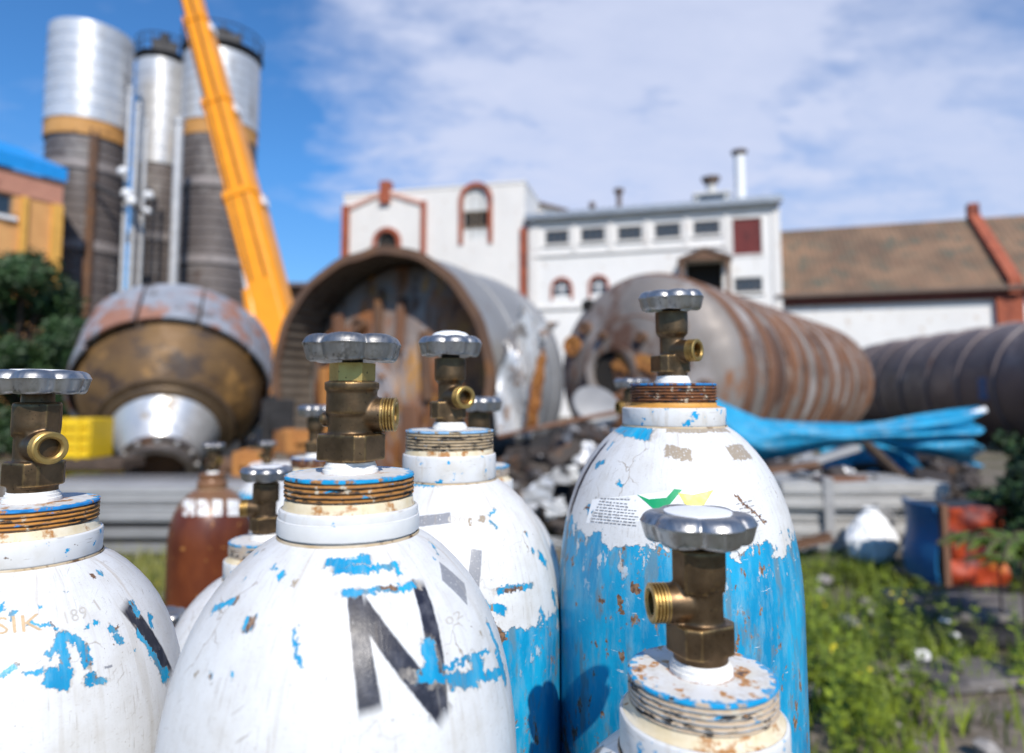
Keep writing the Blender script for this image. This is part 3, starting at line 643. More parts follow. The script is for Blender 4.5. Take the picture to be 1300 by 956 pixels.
part('rust_plate', B().sheet(lambda u, v: (lambda x__, z__: (x__, head_y(x__, z__) - .03, z__))(-.35 + u * .8 + .06 * math.sin(v * 9), RT + .0 + v * .28 + .05 * math.sin(u * 11)), 8, 4, .012), M_rust, t)
for y_ in (2.0, LT - 2): part('saddle', B().bx((-1.3, y_ - .2, 0), (1.3, y_ + .2, .55)), M_iron, t)

# --- dark tank at the picture's edge
RD = 1.86; a = at(1124, 480, 26.5); zc = at(1124, 494, 26.5).z
t = thing('dark_tank', 'dark purple-brown ribbed steel tank reaching out of the picture past the blue tarpaulin', 'tank', (14.3, 8, 0), -math.atan2(a.x - 14.3, 18.5))
LD = 18.5
M_dk = weathered('purple_brown_steel', (.105, .082, .082), (.185, .145, .138), [((.26, .21, .20), .62, .8), ((.035, .05, .10), .68, .9), ((.10, .04, .02), .65, 1.3)], .9, .55, .3, bump=.25)
C = T3(0, 0, zc) @ YAX
part('near_head', B().lathe([(0, -.4), (1.2, -.28), (1.6, -.08), (RD, .2)], 48, C), M_dk, t, smooth=180)
for k in range(12):
    y0, y1 = .2 + (LD - .2) * k / 12, .2 + (LD - .2) * (k + 1) / 12
    part('shell_course', B().lathe([(RD - .005 * (k % 2), y0 + .004), (RD - .005 * (k % 2), y1)], 64, C), M_dk, t)
    part('stiffener_rib', B().lathe([(RD, y0 + .05), (RD + .05, y0 + .08), (RD + .05, y0 + .3), (RD, y0 + .33)], 64, C), M_dk, t)
part('far_head', B().lathe([(RD, LD), (1.4, LD + .3), (0, LD + .42)], 48, C), M_dk, t, smooth=180)
part('blue_bracket', B().box((-RD - .02, 9.8, zc - .05), (.06, .35, .6)), plain('bracket_blue', (.015, .09, .24), .5), t, bevel=.01)
for y_ in (2.5, LD - 2): part('saddle', B().bx((-1.2, y_ - .2, 0), (1.2, y_ + .2, zc - 1.2)), M_iron, t)

# --- open tank with corrugated hood
RO = 1.80; po = at(473, 480, 9.0); ro = -R(25); zc = at(473, 482, 9.0).z
t = thing('open_tank', 'open-ended rusty tank with a corrugated hood and recessed stained end plate', 'tank', (po.x, po.y, 0), ro)
C = T3(0, 0, zc) @ YAX
M_hood = weathered('hood_sheet', (.10, .08, .063), (.17, .14, .112), [((.06, .035, .022), .57, 1.2), ((.30, .14, .05), .66, 2)], 1.6, .7, .2, bump=.2)
M_gsheet = weathered('grey_jacket_sheet', (.21, .205, .20), (.33, .325, .32), [((.30, .28, .27), .64, .8), ((.26, .13, .07), .68, 1.4)], 1.2, .55, .25, bump=.15)
M_plate = weathered('stained_end_plate', (.19, .145, .12), (.34, .275, .24), [((.33, .125, .04), .47, 1.0), ((.11, .045, .022), .54, 1.5), ((.62, .28, .035), .59, 2.0), ((.42, .38, .37), .62, .7)], 1.1, .65, .2, streak=2.4, bump=.4)
rf_ = lambda a_, z_: 1 + .007 * math.sin(a_ * 76)
part('hood_lining', B().lathe([(RO - .05, 0), (RO - .05, .74)], 456, C, rf=rf_), M_hood, t, smooth=180)
part('jacket', B().lathe([(RO + .03, 0.02), (RO + .03, 2.6)], 96, C, a0=-PI, a1=PI), M_gsheet, t)
part('hood_rim', B().lathe([(RO - .06, -.012), (RO - .06, .05), (RO + .055, .05), (RO + .055, -.012), (RO - .06, -.012)], 96, C, rf=lambda a_, z_: 1 + .006 * math.sin(5 * a_) + .004 * math.sin(17 * a_ + 1) - .012 * max(0, math.sin(3 * a_ + 2)) ** 20), M_rustpipe, t)
for y_ in (.9, 2.2): part('jacket_band', B().lathe([(RO + .03, y_), (RO + .05, y_ + .01), (RO + .05, y_ + .09), (RO + .03, y_ + .1)], 96, C), M_gsheet, t)
part('end_plate', B().lathe([(0, .50), (.8, .52), (1.3, .58), (1.6, .66), (RO - .09, .74)], 72, C), M_plate, t, smooth=180)
part('back_plate', B().lathe([(0, 2.5), (RO + .02, 2.58)], 48, C), M_plate, t)
mh = part('manway', B().lathe([(.46, .52), (.46, .35), (.54, .33), (.54, .3), (.40, .29), (.38, .32), (0, .30)], 32, T3(-.42, 0, zc - .22) @ YAX), plain('manway_cover', (.38, .32, .30), .5, .3, .2, 3), t)
for k in range(10):
    a_ = 2 * PI * k / 10; part('bolt', B().ngon(6, .035, .24, .31, 0, (-.42 + .47 * math.cos(a_), 0), T3(0, 0, zc - .22 + .47 * math.sin(a_)) @ RX(-PI / 2) if False else T3(0, 0, zc - .22 + .47 * math.sin(a_)) @ YAX), M_rust, mh)
for k, (x_, z_, w_, h_, m_) in enumerate([(-1.0, .55, .16, .9, M_tankrust), (-.28, .95, .12, .8, M_rustpipe), (.1, .8, .12, .8, M_tankrust), (.55, .2, .14, 1.0, M_rustpipe), (.3, -.9, .25, 1.1, M_tankrust), (-.75, -1.1, .2, .8, M_rustpipe), (-1.25, -.3, .14, 1.0, M_rust)]):
    part('stiffener_bar', B().box((x_, .50, zc + z_), (w_, .1, h_), rot=RY((k * 37 % 11 - 5) * .02)), m_, t, bevel=.015)
for (x_, z_, rr) in ((-.6, .82, .1), (.95, .35, .12), (.9, -.6, .2), (-1.2, .5, .09)):
    part('nozzle', B().lathe([(0, .42), (rr * .6, .42), (rr * .65, .38), (rr, .38), (rr, .6)], 20, T3(x_, 0, zc + z_) @ YAX), M_rustpipe, t)
for y_ in (.5, 2.1): part('saddle', B().bx((-1.2, y_ - .2, 0), (1.2, y_ + .2, zc - 1.35)), M_iron, t)

# --- conical vessel
RK = 1.44; Ck = at(221, 492, 10.7); TILT = R(40)
t = thing('conical_vessel', 'brown conical vessel with shiny steel cone tip tilted down towards the cylinders', 'tank', (Ck.x, Ck.y, 0), R(21))
Mk = T3(0, 0, Ck.z) @ RX(TILT) @ YAX @ Matrix.Diagonal((1, 1, .92, 1))       # lathe z -> +Y away, tilted so the tip looks down at the viewer
M_copper = weathered('brown_golden_cone', (.11, .062, .028), (.21, .12, .045), [((.055, .032, .02), .53, 1.2), ((.32, .17, .05), .58, 1.6)], 1.5, .62, .35, bump=.2)
M_shiny = weathered('bright_cone_steel', (.55, .54, .53), (.68, .67, .66), [((.36, .29, .22), .60, 1.5)], 2, .36, .55, bump=.06)
part('cone', B().lathe([(RK * .985, -.02), (RK * .96, -.12), (1.22, -.62), (1.2, -.66), (.90, -1.0), (.88, -1.03)], 72, Mk), M_copper, t)
part('step_ring', B().lathe([(.95, -.99), (.95, -1.08), (.86, -1.10), (.82, -1.16), (.75, -1.18)], 72, Mk), weathered('dark_step_ring', (.10, .065, .04), (.17, .115, .065), [], 2, .45, .5), t)
part('cone_tip', B().lathe([(.75, -1.17), (.72, -1.21), (.46, -1.82)], 72, Mk), M_shiny, t)
part('flange', B().lathe([(.44, -1.80), (.53, -1.82), (.53, -1.89), (.45, -1.90), (.45, -2.02), (.36, -2.04), (.34, -1.98), (.32, -1.7)], 48, Mk), weathered('flange_iron', (.14, .12, .11), (.24, .21, .19), [((.2, .09, .04), .62, 4)], 3, .45, .6), t)
part('tip_opening', B().lathe([(0, -1.80), (.33, -1.80)], 32, Mk), M_rustpipe, t)
for k in range(12):
    a_ = 2 * PI * k / 12; part('bolt', B().ngon(6, .035, -1.93, -1.88, 0, (.49 * math.cos(a_), .49 * math.sin(a_)), Mk), M_gal, t)
part('shell', B().lathe([(RK * .97, -.03), (RK * .97, .95), (0, 1.1)], 72, Mk), M_copper, t)
M_panel = weathered('grey_red_cladding', (.21, .22, .25), (.32, .34, .38), [((.36, .17, .11), .535, 1.3), ((.26, .10, .06), .62, 1.9), ((.14, .13, .13), .60, 2)], 1.4, .65, .1, bump=.25)
npn = 11
for k in range(npn):                                  # outer cladding plates, each a little out of line
    a0_, a1_ = -PI + 2 * PI * k / npn + .012, -PI + 2 * PI * (k + 1) / npn - .012; j = random.uniform(-.02, .035); e0 = -.22 + random.uniform(-.05, .04)
    b = B(); pr_ = [(RK + .01 + j, e0), (RK + .05 + j, e0), (RK + .05 + j, .85), (RK + .01 + j, .85), (RK + .01 + j, e0)]
    b.lathe(pr_, 10, Mk, a0=a0_, a1=a1_); n_ = len(pr_); b.f.append((0, 1, 2, 3)); e_ = 10 * n_; b.f.append((e_ + 3, e_ + 2, e_ + 1, e_))
    part('cladding_plate', b, M_panel, t)
part('cradle', B().box((-.9, .3, .35), (.25, 1.6, .7)).box((.9, .3, .35), (.25, 1.6, .7)).box((0, .9, .8), (2.2, .25, 1.2)), M_iron, t)

# ================================================================== STACKS, SCRAP, TARPAULIN
M_board = [plain('grey_board_' + n_, c, .6, .1, .18, 3, .2, sc=(1, 6, 6)) for n_, c in (('pale', (.33, .325, .32)), ('mid', (.23, .225, .22)), ('dark', (.12, .115, .11)), ('white', (.41, .40, .38)))]
p = onground(150, 700); Yb = 6.1
names = [('dark grey', 2), ('pale grey', 0), ('mid grey', 1)]
lv = [(.0, .10, 1), (.14, .10, 1), (.29, .15, 0), (.445, .17, 0)]
for i, (z0, h, mi) in enumerate(lv):
    for j in range(2):
        x0 = at(20, 650, Yb).x - .15 * random.random(); ln = 3.1 + .25 * random.random()
        b = B().bx((0, 0, 0), (ln, .46, h - .012)); 
        if h > .12:
            for q in range(2): b.bx((0.01, -.012, .03 + q * .07), (ln - .01, -.001, .055 + q * .07))
        o = solo('steel_profile', b, M_board[mi if j == 0 else 2], ['bottom', 'second', 'third', 'topmost'][i] + ' grey steel profile in the ' + ('front' if j == 0 else 'rear') + ' row of the stack below the conical vessel', 'steel profile', (x0, Yb + j * .5, z0 + .01), R(random.uniform(-.8, .8)), 'grey steel profiles stacked below the vessel', bevel=.006)
    if i < 3:
        gap = lv[i + 1][0] - (z0 + h)
for k, x_ in enumerate((.5, 2.6)):
    solo('timber_bearer', B().bx((-.05, 0, 0), (.05, .95, .04)), M_bark, ['timber spacer near the outer end of the grey profile stack', 'timber spacer near the rust brown cylinder in the profile stack'][k], 'timber', (at(20, 650, Yb).x + x_, Yb, .245), group='stack spacers')
xr0 = at(985, 650, 6.2).x; xr1 = at(1168, 650, 6.2).x
for i in range(5):
    for j in range(2):
        b = B().bx((0, 0, 0), (xr1 - xr0 + .3 * random.random(), .34, .115)).bx((.01, -.018, .03), (xr1 - xr0 - .02, -.001, .05))
        solo('white_profile', b, M_board[3 if j == 0 else 0], ['lowest', 'second lowest', 'middle', 'second highest', 'highest'][i] + ' pale profile in the ' + ('front' if j == 0 else 'rear') + ' row of the strapped stack behind the white bag', 'steel profile', (xr0 + random.uniform(-.06, .06), 6.2 + j * .38 + random.uniform(-.05, .05), .02 + i * .125), R(random.uniform(-2.2, 2.2)), 'pale profiles strapped in a stack', bevel=.008)
solo('stack_strap', B().bx((0, 0, 0), (.09, .02, .66)).bx((0, 0, .66), (.09, .8, .675)), M_board[0], 'upright strap round the pale profile stack', 'strap', (at(1050, 650, 6.1).x, 6.14, .01))

def crumple(w_, h_, amp, seed, bend=.3):
    q = random.Random(seed); ks = [(q.uniform(2, 9), q.uniform(2, 9), q.uniform(0, 6), q.uniform(.3, 1)) for _ in range(6)]
    def f(u, v):
        d_ = sum(a_ * abs(math.sin(kx * u + ky * v + ph)) for kx, ky, ph, a_ in ks) / 3 * amp
        return ((u - .5) * w_ * (1 - .15 * math.sin(v * 5 + seed)), d_ + bend * (u - .5) ** 2 * w_ - .1 * amp, v * h_ * (1 - .12 * math.sin(u * 4 + seed)))
    return f
M_silver = weathered('torn_silver_sheet', (.46, .46, .47), (.68, .68, .68), [((.30, .15, .06), .60, 4), ((.22, .20, .19), .56, 3)], 3, .4, .3, bump=.1)
M_offw = weathered('offwhite_scrap', (.62, .61, .59), (.76, .75, .74), [((.40, .34, .28), .64, 6)], 4, .5)
def scrap(name, label, b, mat, px, py, Y, rot=(0, 0, 0), cat='scrap metal', group='scrap heap between the tanks', z=None, smooth=30):
    p_ = at(px, py, Y); o = solo(name, b, mat, label, cat, p_, group=group, smooth=smooth); o.rotation_euler = rot; return o
scrap('torn_sheet', 'torn silver jacket sheet hanging at the open tank rim', B().sheet(crumple(.5, 1.35, .26, 3, .6), 22, 28, .012), M_silver, 664, 556, 8.0, (.05, .12, .5))
scrap('torn_sheet', 'curled pale sheet strip next to the open tank, orange rust along it', B().sheet(crumple(.34, 1.2, .24, 9, .9), 18, 26, .012), M_gsheet, 694, 545, 8.4, (-.1, -.2, .9))
scrap('torn_sheet', 'bright crumpled sheet scrap at the top edge of the torn jacket', B().sheet(crumple(.5, .55, .16, 12), 12, 10, .012), M_silver, 664, 450, 8.5, (.3, .4, .2))
scrap('torn_sheet', 'bent rusty orange strip under the torn jacket sheet', B().sheet(crumple(.13, .9, .2, 15), 8, 20, .014), M_rust, 678, 548, 7.9, (.1, .12, .3))
scrap('round_lid', 'pale oval steel lid leaning in the scrap below the manhole', B().lathe([(0, .04), (.12, .045), (.26, .02), (.28, 0), (.26, -.012), (0, .02)], 32), M_gsheet, 757, 514, 7.4, (.85, .28, 0), 'lid')
scrap('steel_rod', 'long thin rusty rod lying aslant over the dark scrap', B().tube([(-.75, 0, -.16), (0, 0, 0), (.7, .2, .12)], .025, 8), M_tankrust, 722, 535, 7.0)
M_blk = plain('black_scrap', (.022, .02, .02), .8, .2, .5, 4, .4)
hp_ = B(); q = random.Random(4)
for _ in range(700):
    px_, Y_ = q.uniform(640, 1235), q.uniform(6.4, 9.5); hh = (max(0, 1.05 * (1 - abs(px_ - 740) / 300)) if px_ < 900 else .62) * q.random()
    p_ = at(px_, 600, Y_); hp_.box((p_.x, p_.y, max(.03, hh)), (q.uniform(.05, .45), q.uniform(.05, .3), q.uniform(.02, .16)), rot=RZ(q.random() * 6) @ RX(q.uniform(-.6, .6)) @ RY(q.uniform(-.6, .6)))
M_heap = weathered('mixed_scrap', (.035, .027, .023), (.075, .058, .048), [((.22, .10, .04), .62, 3), ((.45, .45, .46), .60, 2.2)], 3, .7, .2)
solo('scrap_heap', hp_, M_heap, 'dark heap of mixed scrap metal between the tanks', 'scrap heap', smooth=0, kind='stuff')
# dark mound under the heap so that it reads as one pile
md = B(); c_ = at(722, 560, 8.6); md.grid(lambda u, v: ((u - .5) * 3.4 + c_.x, (v - .5) * 2.4 + c_.y, 1.02 * max(0, math.sin(PI * u) * math.sin(PI * v)) ** .8 + .09 * math.sin(u * 31) * math.sin(v * 27) * min(1, 4 * u * (1 - u)) - .05), 40, 30)
solo('rubble_mound', md, M_blk, 'black rubble mound under the scrap between the tanks', 'rubble', kind='stuff', smooth=25)
for k, (px_, py_, Y_, w_, h_, m_, lab) in enumerate([
    (690, 627, 6.0, .42, .30, M_silver, 'crumpled silver sheet scrap just past the white cylinder shoulder'), (716, 603, 6.3, .24, .2, M_board[0], 'white crumpled scrap clump below the black rubble'),
    (745, 575, 6.6, .36, .3, M_silver, 'angled bright scrap sheet close to the striped cylinder shoulder'), (738, 600, 6.5, .22, .2, M_offw, 'small white scrap lump beside the striped cylinder'),
    (707, 645, 5.6, .26, .2, M_offw, 'white scrap lump low on the ground behind the cylinders'), (700, 690, 5.4, .5, .12, M_board[0], 'grey plate scrap lying on the ground behind the cylinders'),
    (1010, 600, 6.9, .3, .2, M_silver, 'shiny scrap piece on the strapped pale stack'), (1040, 610, 6.6, .3, .16, M_offw, 'white scrap sheet lying on the strapped pale stack'),
    (1075, 600, 6.9, .28, .2, M_silver, 'silver crumpled scrap under the blue tarpaulin fold'), (1100, 628, 6.5, .36, .2, M_board[1], 'grey crumpled scrap behind the white bag'),
    (1128, 655, 6.1, .3, .2, M_board[0], 'pale scrap sheet between white bag and blue panel'), (975, 640, 6.4, .4, .3, M_silver, 'silver scrap sheet at the end of the pale stack, near the striped cylinder')]):
    z_ = at(px_, py_, Y_).z
    scrap('scrap_sheet', lab, B().sheet(crumple(w_ * .8, h_ * .75, .06, 20 + k, .12), 14, 10, .01), m_, px_, py_ + h_ * .4 * FPX / Y_, Y_, (q.uniform(-.5, .3), q.uniform(-.4, .4), q.uniform(-.6, .6)))
q2 = random.Random(77)
for k, (px_, py_, Y_, lab, m_) in enumerate([(1005, 597, 6.35, 'bent dark angle iron lying across the pale stack', M_rustpipe), (1070, 612, 6.3, 'rusty flat bar lying across the pale stack by the strap', M_tankrust), (1130, 615, 6.4, 'grey pipe end lying on the pale stack beside the white bag', M_gsheet), (1030, 690, 5.9, 'rusty bar on the ground before the pale stack', M_rustpipe), (1150, 690, 5.8, 'dark bar on the ground between white bag and blue panel', M_blk)]):
    p_ = at(px_, py_, Y_); l_ = q2.uniform(.5, .8); o = solo('scrap_bar', B().box((0, 0, 0), (l_, .06, .012)).box((0, .024, .03), (l_, .012, .05)), m_, lab, 'scrap metal', (p_.x, p_.y, max(.02, p_.z)), group='loose bars by the pale stack'); o.rotation_euler = (q2.uniform(-.3, .3), q2.uniform(-.12, .12), q2.uniform(-.6, .6))
# orange bits and dark box around the back cylinders
for k, (px_, py_, Y_, w_, d_, h_, m_, lab, cat) in enumerate([
    (322, 588, 7.0, .34, .3, .26, M_rust, 'orange rusty steel block behind the back cylinders', 'scrap metal'), (352, 600, 6.8, .5, .3, .2, M_offw, 'pale dirty block under the dark frame by the open tank', 'scrap metal'),
    (352, 540, 7.6, .34, .4, .6, M_blk, 'black steel cabinet standing by the open tank rim', 'cabinet'), (300, 592, 7.4, .6, .2, .18, M_rustpipe, 'dark rusty beam end below the conical vessel', 'beam'),
    (375, 560, 7.2, .36, .3, .24, M_rust, 'rusty orange casting beside the black cabinet', 'scrap metal')]):
    p_ = at(px_, py_, Y_); b = B().box((0, 0, h_ / 2), (w_, d_, h_)).box((w_ * .1, -d_ * .1, h_ * .55), (w_ * .7, d_ * 1.08, h_ * .3)); b.box((-w_ * .2, 0, h_ * .9), (w_ * .3, d_ * .6, h_ * .35))
    solo('rusty_block', b, m_, lab, cat, (p_.x, p_.y, p_.z - h_ / 2), .2 * k, bevel=.012, group='scrap by the open tank')
for k, (px_, py_, Y_) in enumerate([(352, 630, 7.2), (330, 640, 7.0), (370, 620, 7.4)]):
    p_ = at(px_, py_, Y_); solo('concrete_block', B().box((0, 0, p_.z / 2 if p_.z > .1 else .1), (.55, .4, max(.2, p_.z))), M_bark, ['dark block carrying the rusty castings behind the back cylinders', 'low dark block in front of the rusty castings', 'dark block under the black cabinet'][k], 'block', (p_.x, p_.y, 0), bevel=.02)
# yellow crates and beam by the vessel
M_yel = plain('yellow_plastic', (.72, .47, .01), .5, 0, .12, 5)
for k, (px0, px1, py0, py1, lab) in enumerate([(48, 112, 532, 583, 'upper yellow slatted crate beside the conical vessel'), (42, 126, 597, 628, 'lower yellow crate under the dark beam by the vessel')]):
    a_, c_ = at(px0, py0, 8.2), at(px1, py1, 8.2); w_, h_ = c_.x - a_.x, a_.z - c_.z
    t = thing('yellow_crate', lab, 'crate', (a_.x, 8.2, c_.z), 0, 'yellow crates by the vessel')
    part('crate_body', B().bx((0, .03, 0), (w_, .5, h_)), M_yel, t, bevel=.01)
    for q_ in range(4): part('slat', B().bx((.01, 0, h_ * (q_ + .15) / 4), (w_ - .01, .027, h_ * (q_ + .8) / 4)), M_yel, t)
    for q_ in range(3): part('post', B().bx((w_ * (q_ + .3) / 3, -.02, .0), (w_ * (q_ + .3) / 3 + .04, -.002, h_)), M_yel, t)
a_, c_ = at(30, 584, 8.1), at(155, 597, 8.1)
solo('timber_beam', B().bx((0, 0, 0), (c_.x - a_.x, .5, a_.z - c_.z)), M_bark, 'dark timber beam between the two yellow crates', 'timber', (a_.x, 8.1, c_.z), bevel=.01)
zc_ = at(60, 628, 8.2).z; solo('timber_block', B().bx((0, 0, 0), (1., .6, max(.05, zc_))), M_bark, 'dark timber block under the yellow crates', 'timber', (at(50, 600, 8.2).x, 8.25, 0), bevel=.01)

# blue tarpaulin with gathered end
def m_tarp():
    M = Mat('blue_tarpaulin'); f = M.noise(4, 5); c = M.mix(M.rng(f, .35, .65), (.005, .22, .40), (.008, .31, .54)); c = M.mix(M.rng(M.noise(5, 6, .7), .52, .68), c, (.16, .33, .44)); c = M.mix(M.rng(M.noise(14, 6, .7), .62, .68), c, (.32, .50, .60))
    return M.out(c, M.rng(M.noise(9, 3), .3, .7, .5, .7), 0, M.bump(M.noise(14, 5, .65), .5, .03))
M_tarp = m_tarp()
TP = [(905, 505, 570, 7.4), (935, 519, 588, 7.35), (965, 532, 586, 7.3), (1010, 536, 578, 7.25), (1050, 537, 568, 7.2), (1085, 538, 563, 7.2), (1120, 535, 566, 7.2), (1160, 527, 574, 7.2), (1200, 521, 582, 7.2), (1242, 516, 593, 7.2)]
def tarp(u, v):
    i = min(int(u * 9), 8); f = u * 9 - i; a_ = TP[i]; c_ = TP[i + 1]; px_, y0, y1, Y_ = (a_[k] + (c_[k] - a_[k]) * f for k in range(4))
    fan = .016 + .073 * max(0, (u - .55) / .45); npl = 1.3 + 1.9 * u
    vw = v + .07 * math.sin(6 * v + 4 * u) + .03 * math.sin(13 * v - 7 * u); off = fan * (1 - 2 * abs(math.sin(vw * npl * PI + .6 * math.sin(u * 7)))) - .2 * math.sin(PI * v) + .05 * abs(math.sin(u * 7 + v * 3.1)) + .03 * abs(math.sin(u * 11 - v * 5 + 1))
    edge = 8 * math.sin(v * npl * 2 * PI) * max(0, (u - .9) / .1)
    return at(px_ + edge, y0 + (y1 - y0) * v, Y_ + off)
c0 = at(1080, 550, 7.2); b = B().sheet(tarp, 80, 56, .008); b.v = [tuple(Vector(v_) - c0) for v_ in b.v]
t = thing('blue_tarpaulin', 'bright blue pleated tarpaulin bundle draped over the scrap with a fanned end', 'tarpaulin', c0)
part('pleated_sheet', b, M_tarp, t, smooth=180)
b = B().sheet(lambda u, v: at(1040 + 120 * u + 12 * v, 565 + 10 * abs(u - .4) + v * (52 - 22 * u), 7.6 + .08 * math.sin(u * 17 + v * 3)), 24, 12, .008); b.v = [tuple(Vector(v_) - c0) for v_ in b.v]; part('hanging_fold', b, M_tarp, t, smooth=180)
b = B().sheet(lambda u, v: at(1105 + 95 * u + 14 * v, 562 + 70 * u * u - 6 * v + 5 * u + 14 * v, 7.05 + .04 * math.sin(u * 9 + v * 6)), 24, 6, .008); b.v = [tuple(Vector(v_) - c0) for v_ in b.v]; part('trailing_end', b, M_tarp, t, smooth=180)
part('pole', B().tube([at(1228, 528, 7.22) - c0, at(1251, 520, 7.2) - c0], .035, 10), M_white, t)
for k, (a_, c_, Y_, lab) in enumerate([((968, 606), (1088, 568), 7.0, 'pale weathered plank propping the blue tarpaulin'), ((1098, 562), (1170, 630), 6.9, 'dark plank sloping down from the pinch of the tarpaulin to the orange crate')]):
    p_, q_ = at(*a_, Y_), at(*c_, Y_); dv = q_ - p_; b = B().box((0, 0, 0), (dv.length, .16, .06)); o = solo('plank', b, M_board[0] if k == 0 else M_bark, lab, 'plank', (p_ + q_) / 2, bevel=.006, group='planks by the tarpaulin'); o.rotation_euler = dv.to_track_quat('X', 'Z').to_euler()
# white plastic bag
M_bag = Mat('white_plastic_bag').out((.86, .86, .85), .4, 0, None)
p_ = onground(1108, 712); b = B(); q = random.Random(2)
bm = bmesh.new(); bmesh.ops.create_icosphere(bm, subdivisions=4, radius=1); vs = []
for v_ in bm.verts:
    c_ = v_.co; k_ = 1 + .16 * sum(abs(math.sin(a1 * c_.x + a2 * c_.y + a3 * c_.z)) for a1, a2, a3 in ((7, 3, 2), (3, 8, 4), (5, -6, 7), (11, 4, -8))) / 2 - .2
    top = max(0, c_.z); vs.append((c_.x * .22 * k_ * (1 - .5 * top), c_.y * .15 * k_ * (1 - .4 * top), .20 + c_.z * .25 * k_ + (.0 if c_.z > -.7 else .02)))
b.add(vs, [tuple(x_.index for x_ in f_.verts) for f_ in bm.faces]); bm.free()
b.lathe([(.02, .39), (.03, .43), (.06, .46)], 12, rf=lambda a_, z_: 1 + .3 * math.sin(5 * a_))
solo('plastic_bag', b, M_bag, 'bright white crumpled plastic bag standing in the weeds', 'bag', (p_.x, p_.y, 0), smooth=35)

# blue and orange scrap cabinet
p_ = at(1197, 742, 4.9); sz = at(1197, 642, 4.9).z
t = thing('orange_cabinet', 'battered orange metal cabinet with blue side panel sunk in the bushes', 'cabinet', (p_.x, 4.9, 0), 0)
z0 = max(.02, p_.z)
M_bl2 = weathered('blue_panel_paint', (.008, .09, .24), (.015, .15, .34), [((.006, .05, .16), .6, 3), ((.3, .3, .28), .72, 8)], 3, .5)
M_or2 = weathered('orange_red_paint', (.30, .028, .007), (.46, .06, .009), [((.14, .014, .008), .52, 3.5), ((.60, .16, .012), .64, 4)], 4, .6)
part('side_panel', B().sheet(lambda u, v: (-.02 - .04 * math.sin(PI * u) - .02 * math.sin(v * 7), .40 * (1 - u), z0 + v * (sz - z0)), 8, 14, .02), M_bl2, t, label='blue bowed side panel of the orange cabinet')
part('edge_post', B().bx((-.01, -.05, z0), (.035, .02, sz + .01)), M_tankrust, t)
for k in range(3):
    za, zb2 = z0 + (sz - z0) * k / 3, z0 + (sz - z0) * (k + .93) / 3
    part('front_panel', B().sheet(lambda u, v: (.04 + u * .42, -.03 * math.sin(PI * v) - .035 * math.sin(u * 7 + k * 2) * math.sin(v * 4), za + v * (zb2 - za)), 12, 8, .02), M_or2, t)
part('carcass', B().bx((.02, .06, z0), (.50, .42, sz - .02)), M_iron, t)
part('base_skid', B().bx((-.10, -.1, 0), (.55, .5, z0 - .004)), M_iron, t)

# ================================================================== VEGETATION AND RUBBLE
def bush(label, px, py, Y, h, rad, n, ls, key, seed, cat='bush'):
    p_ = at(px, py, Y); return tree(label, (p_.x, p_.y, 0), h, rad, n, ls, key, seed, .1, cat, 'leafy_bush')
bush('dark leafy bush growing beside the orange cabinet', 1318, 700, 4.9, .95, .42, 2600, .07, 'dark', 31)
bush('dark green shrub at the picture edge in front of the dark tank', 1325, 640, 5.4, 1.25, .5, 2600, .08, 'dark', 33)
def fern(label, px, py, Y, n, ln, seed, key='mid', up=.6):
    q = random.Random(seed); p_ = at(px, py, Y); z_ = p_.z; t = thing('fern_plant', label, 'plant', (p_.x, p_.y, 0), group='feathery plants by the dark tank')
    st = B(); lf = B()
    for k in range(n):
        a_ = q.uniform(0, 6.28); l = ln * q.uniform(.7, 1.15); pts = []
        for i in range(10):
            u = i / 9; pts.append(Vector((math.cos(a_) * l * u * .9, math.sin(a_) * l * u * .9, z_ * .55 + l * (up * u * 1.6 - 1.1 * u * u * .8) + q.uniform(-.005, .005))))
        st.tube([(0, 0, 0), (0, 0, z_ * .55)] + pts[1:], .006, 5)
        for i in range(1, 10):
            d_ = (pts[i] - pts[i - 1]).normalized(); s_ = d_.cross(Vector((0, 0, 1))).normalized()
            for sg in (-1, 1):
                for m in (0, .5):
                    o_ = pts[i - 1].lerp(pts[i], m); e_ = o_ + (s_ * sg + d_ * .5).normalized() * l * .28 * (1 - i / 11) + Vector((0, 0, -.01)); w2 = d_ * .012
                    lf.add([o_ - w2, o_.lerp(e_, .5) - w2 * 1.3, e_, o_.lerp(e_, .5) + w2 * 1.3], [(0, 1, 2, 3)])
    part('stem', st, M_bark, t); part('frond', lf, M_leaf[key], t, smooth=0); return t
fern('lime green feathery plant arching before the dark tank', 1290, 585, 3.6, 13, .34, 41, 'mid'); fern('lower feathery plant between the tarpaulin end and the bush', 1262, 615, 4.2, 12, .38, 43, 'mid'); fern('feathery plant with drooping fronds over the orange cabinet', 1300, 650, 3.9, 12, .36, 44, 'mid')

def blades(n, region, hmin, hmax, wd, seed, lean=.5):
    q = np.random.default_rng(seed); b = B(); k = 0
    while k < n:
        x_, y_, dens = region(q)
        if q.random() > dens: continue
        k += 1; h_ = q.uniform(hmin, hmax); a_ = q.uniform(0, 6.28); l_ = q.uniform(.1, lean) * h_; w_ = wd * q.uniform(.6, 1.4); z_ = gz(x_, y_) - .01
        dx, dy = math.cos(a_), math.sin(a_); b_ = q.uniform(0, 6.28); sx, sy = math.cos(b_) * w_, math.sin(b_) * w_
        o = len(b.v); b.v += [(x_ - sx, y_ - sy, z_), (x_ + sx, y_ + sy, z_), (x_ + sx * .7 + dx * l_ * .35, y_ + sy * .7 + dy * l_ * .35, z_ + h_ * .6), (x_ - sx * .7 + dx * l_ * .35, y_ - sy * .7 + dy * l_ * .35, z_ + h_ * .6), (x_ + dx * l_, y_ + dy * l_, z_ + h_)]
        b.f += [(o, o + 1, o + 2, o + 3), (o + 3, o + 2, o + 4)]
    return b
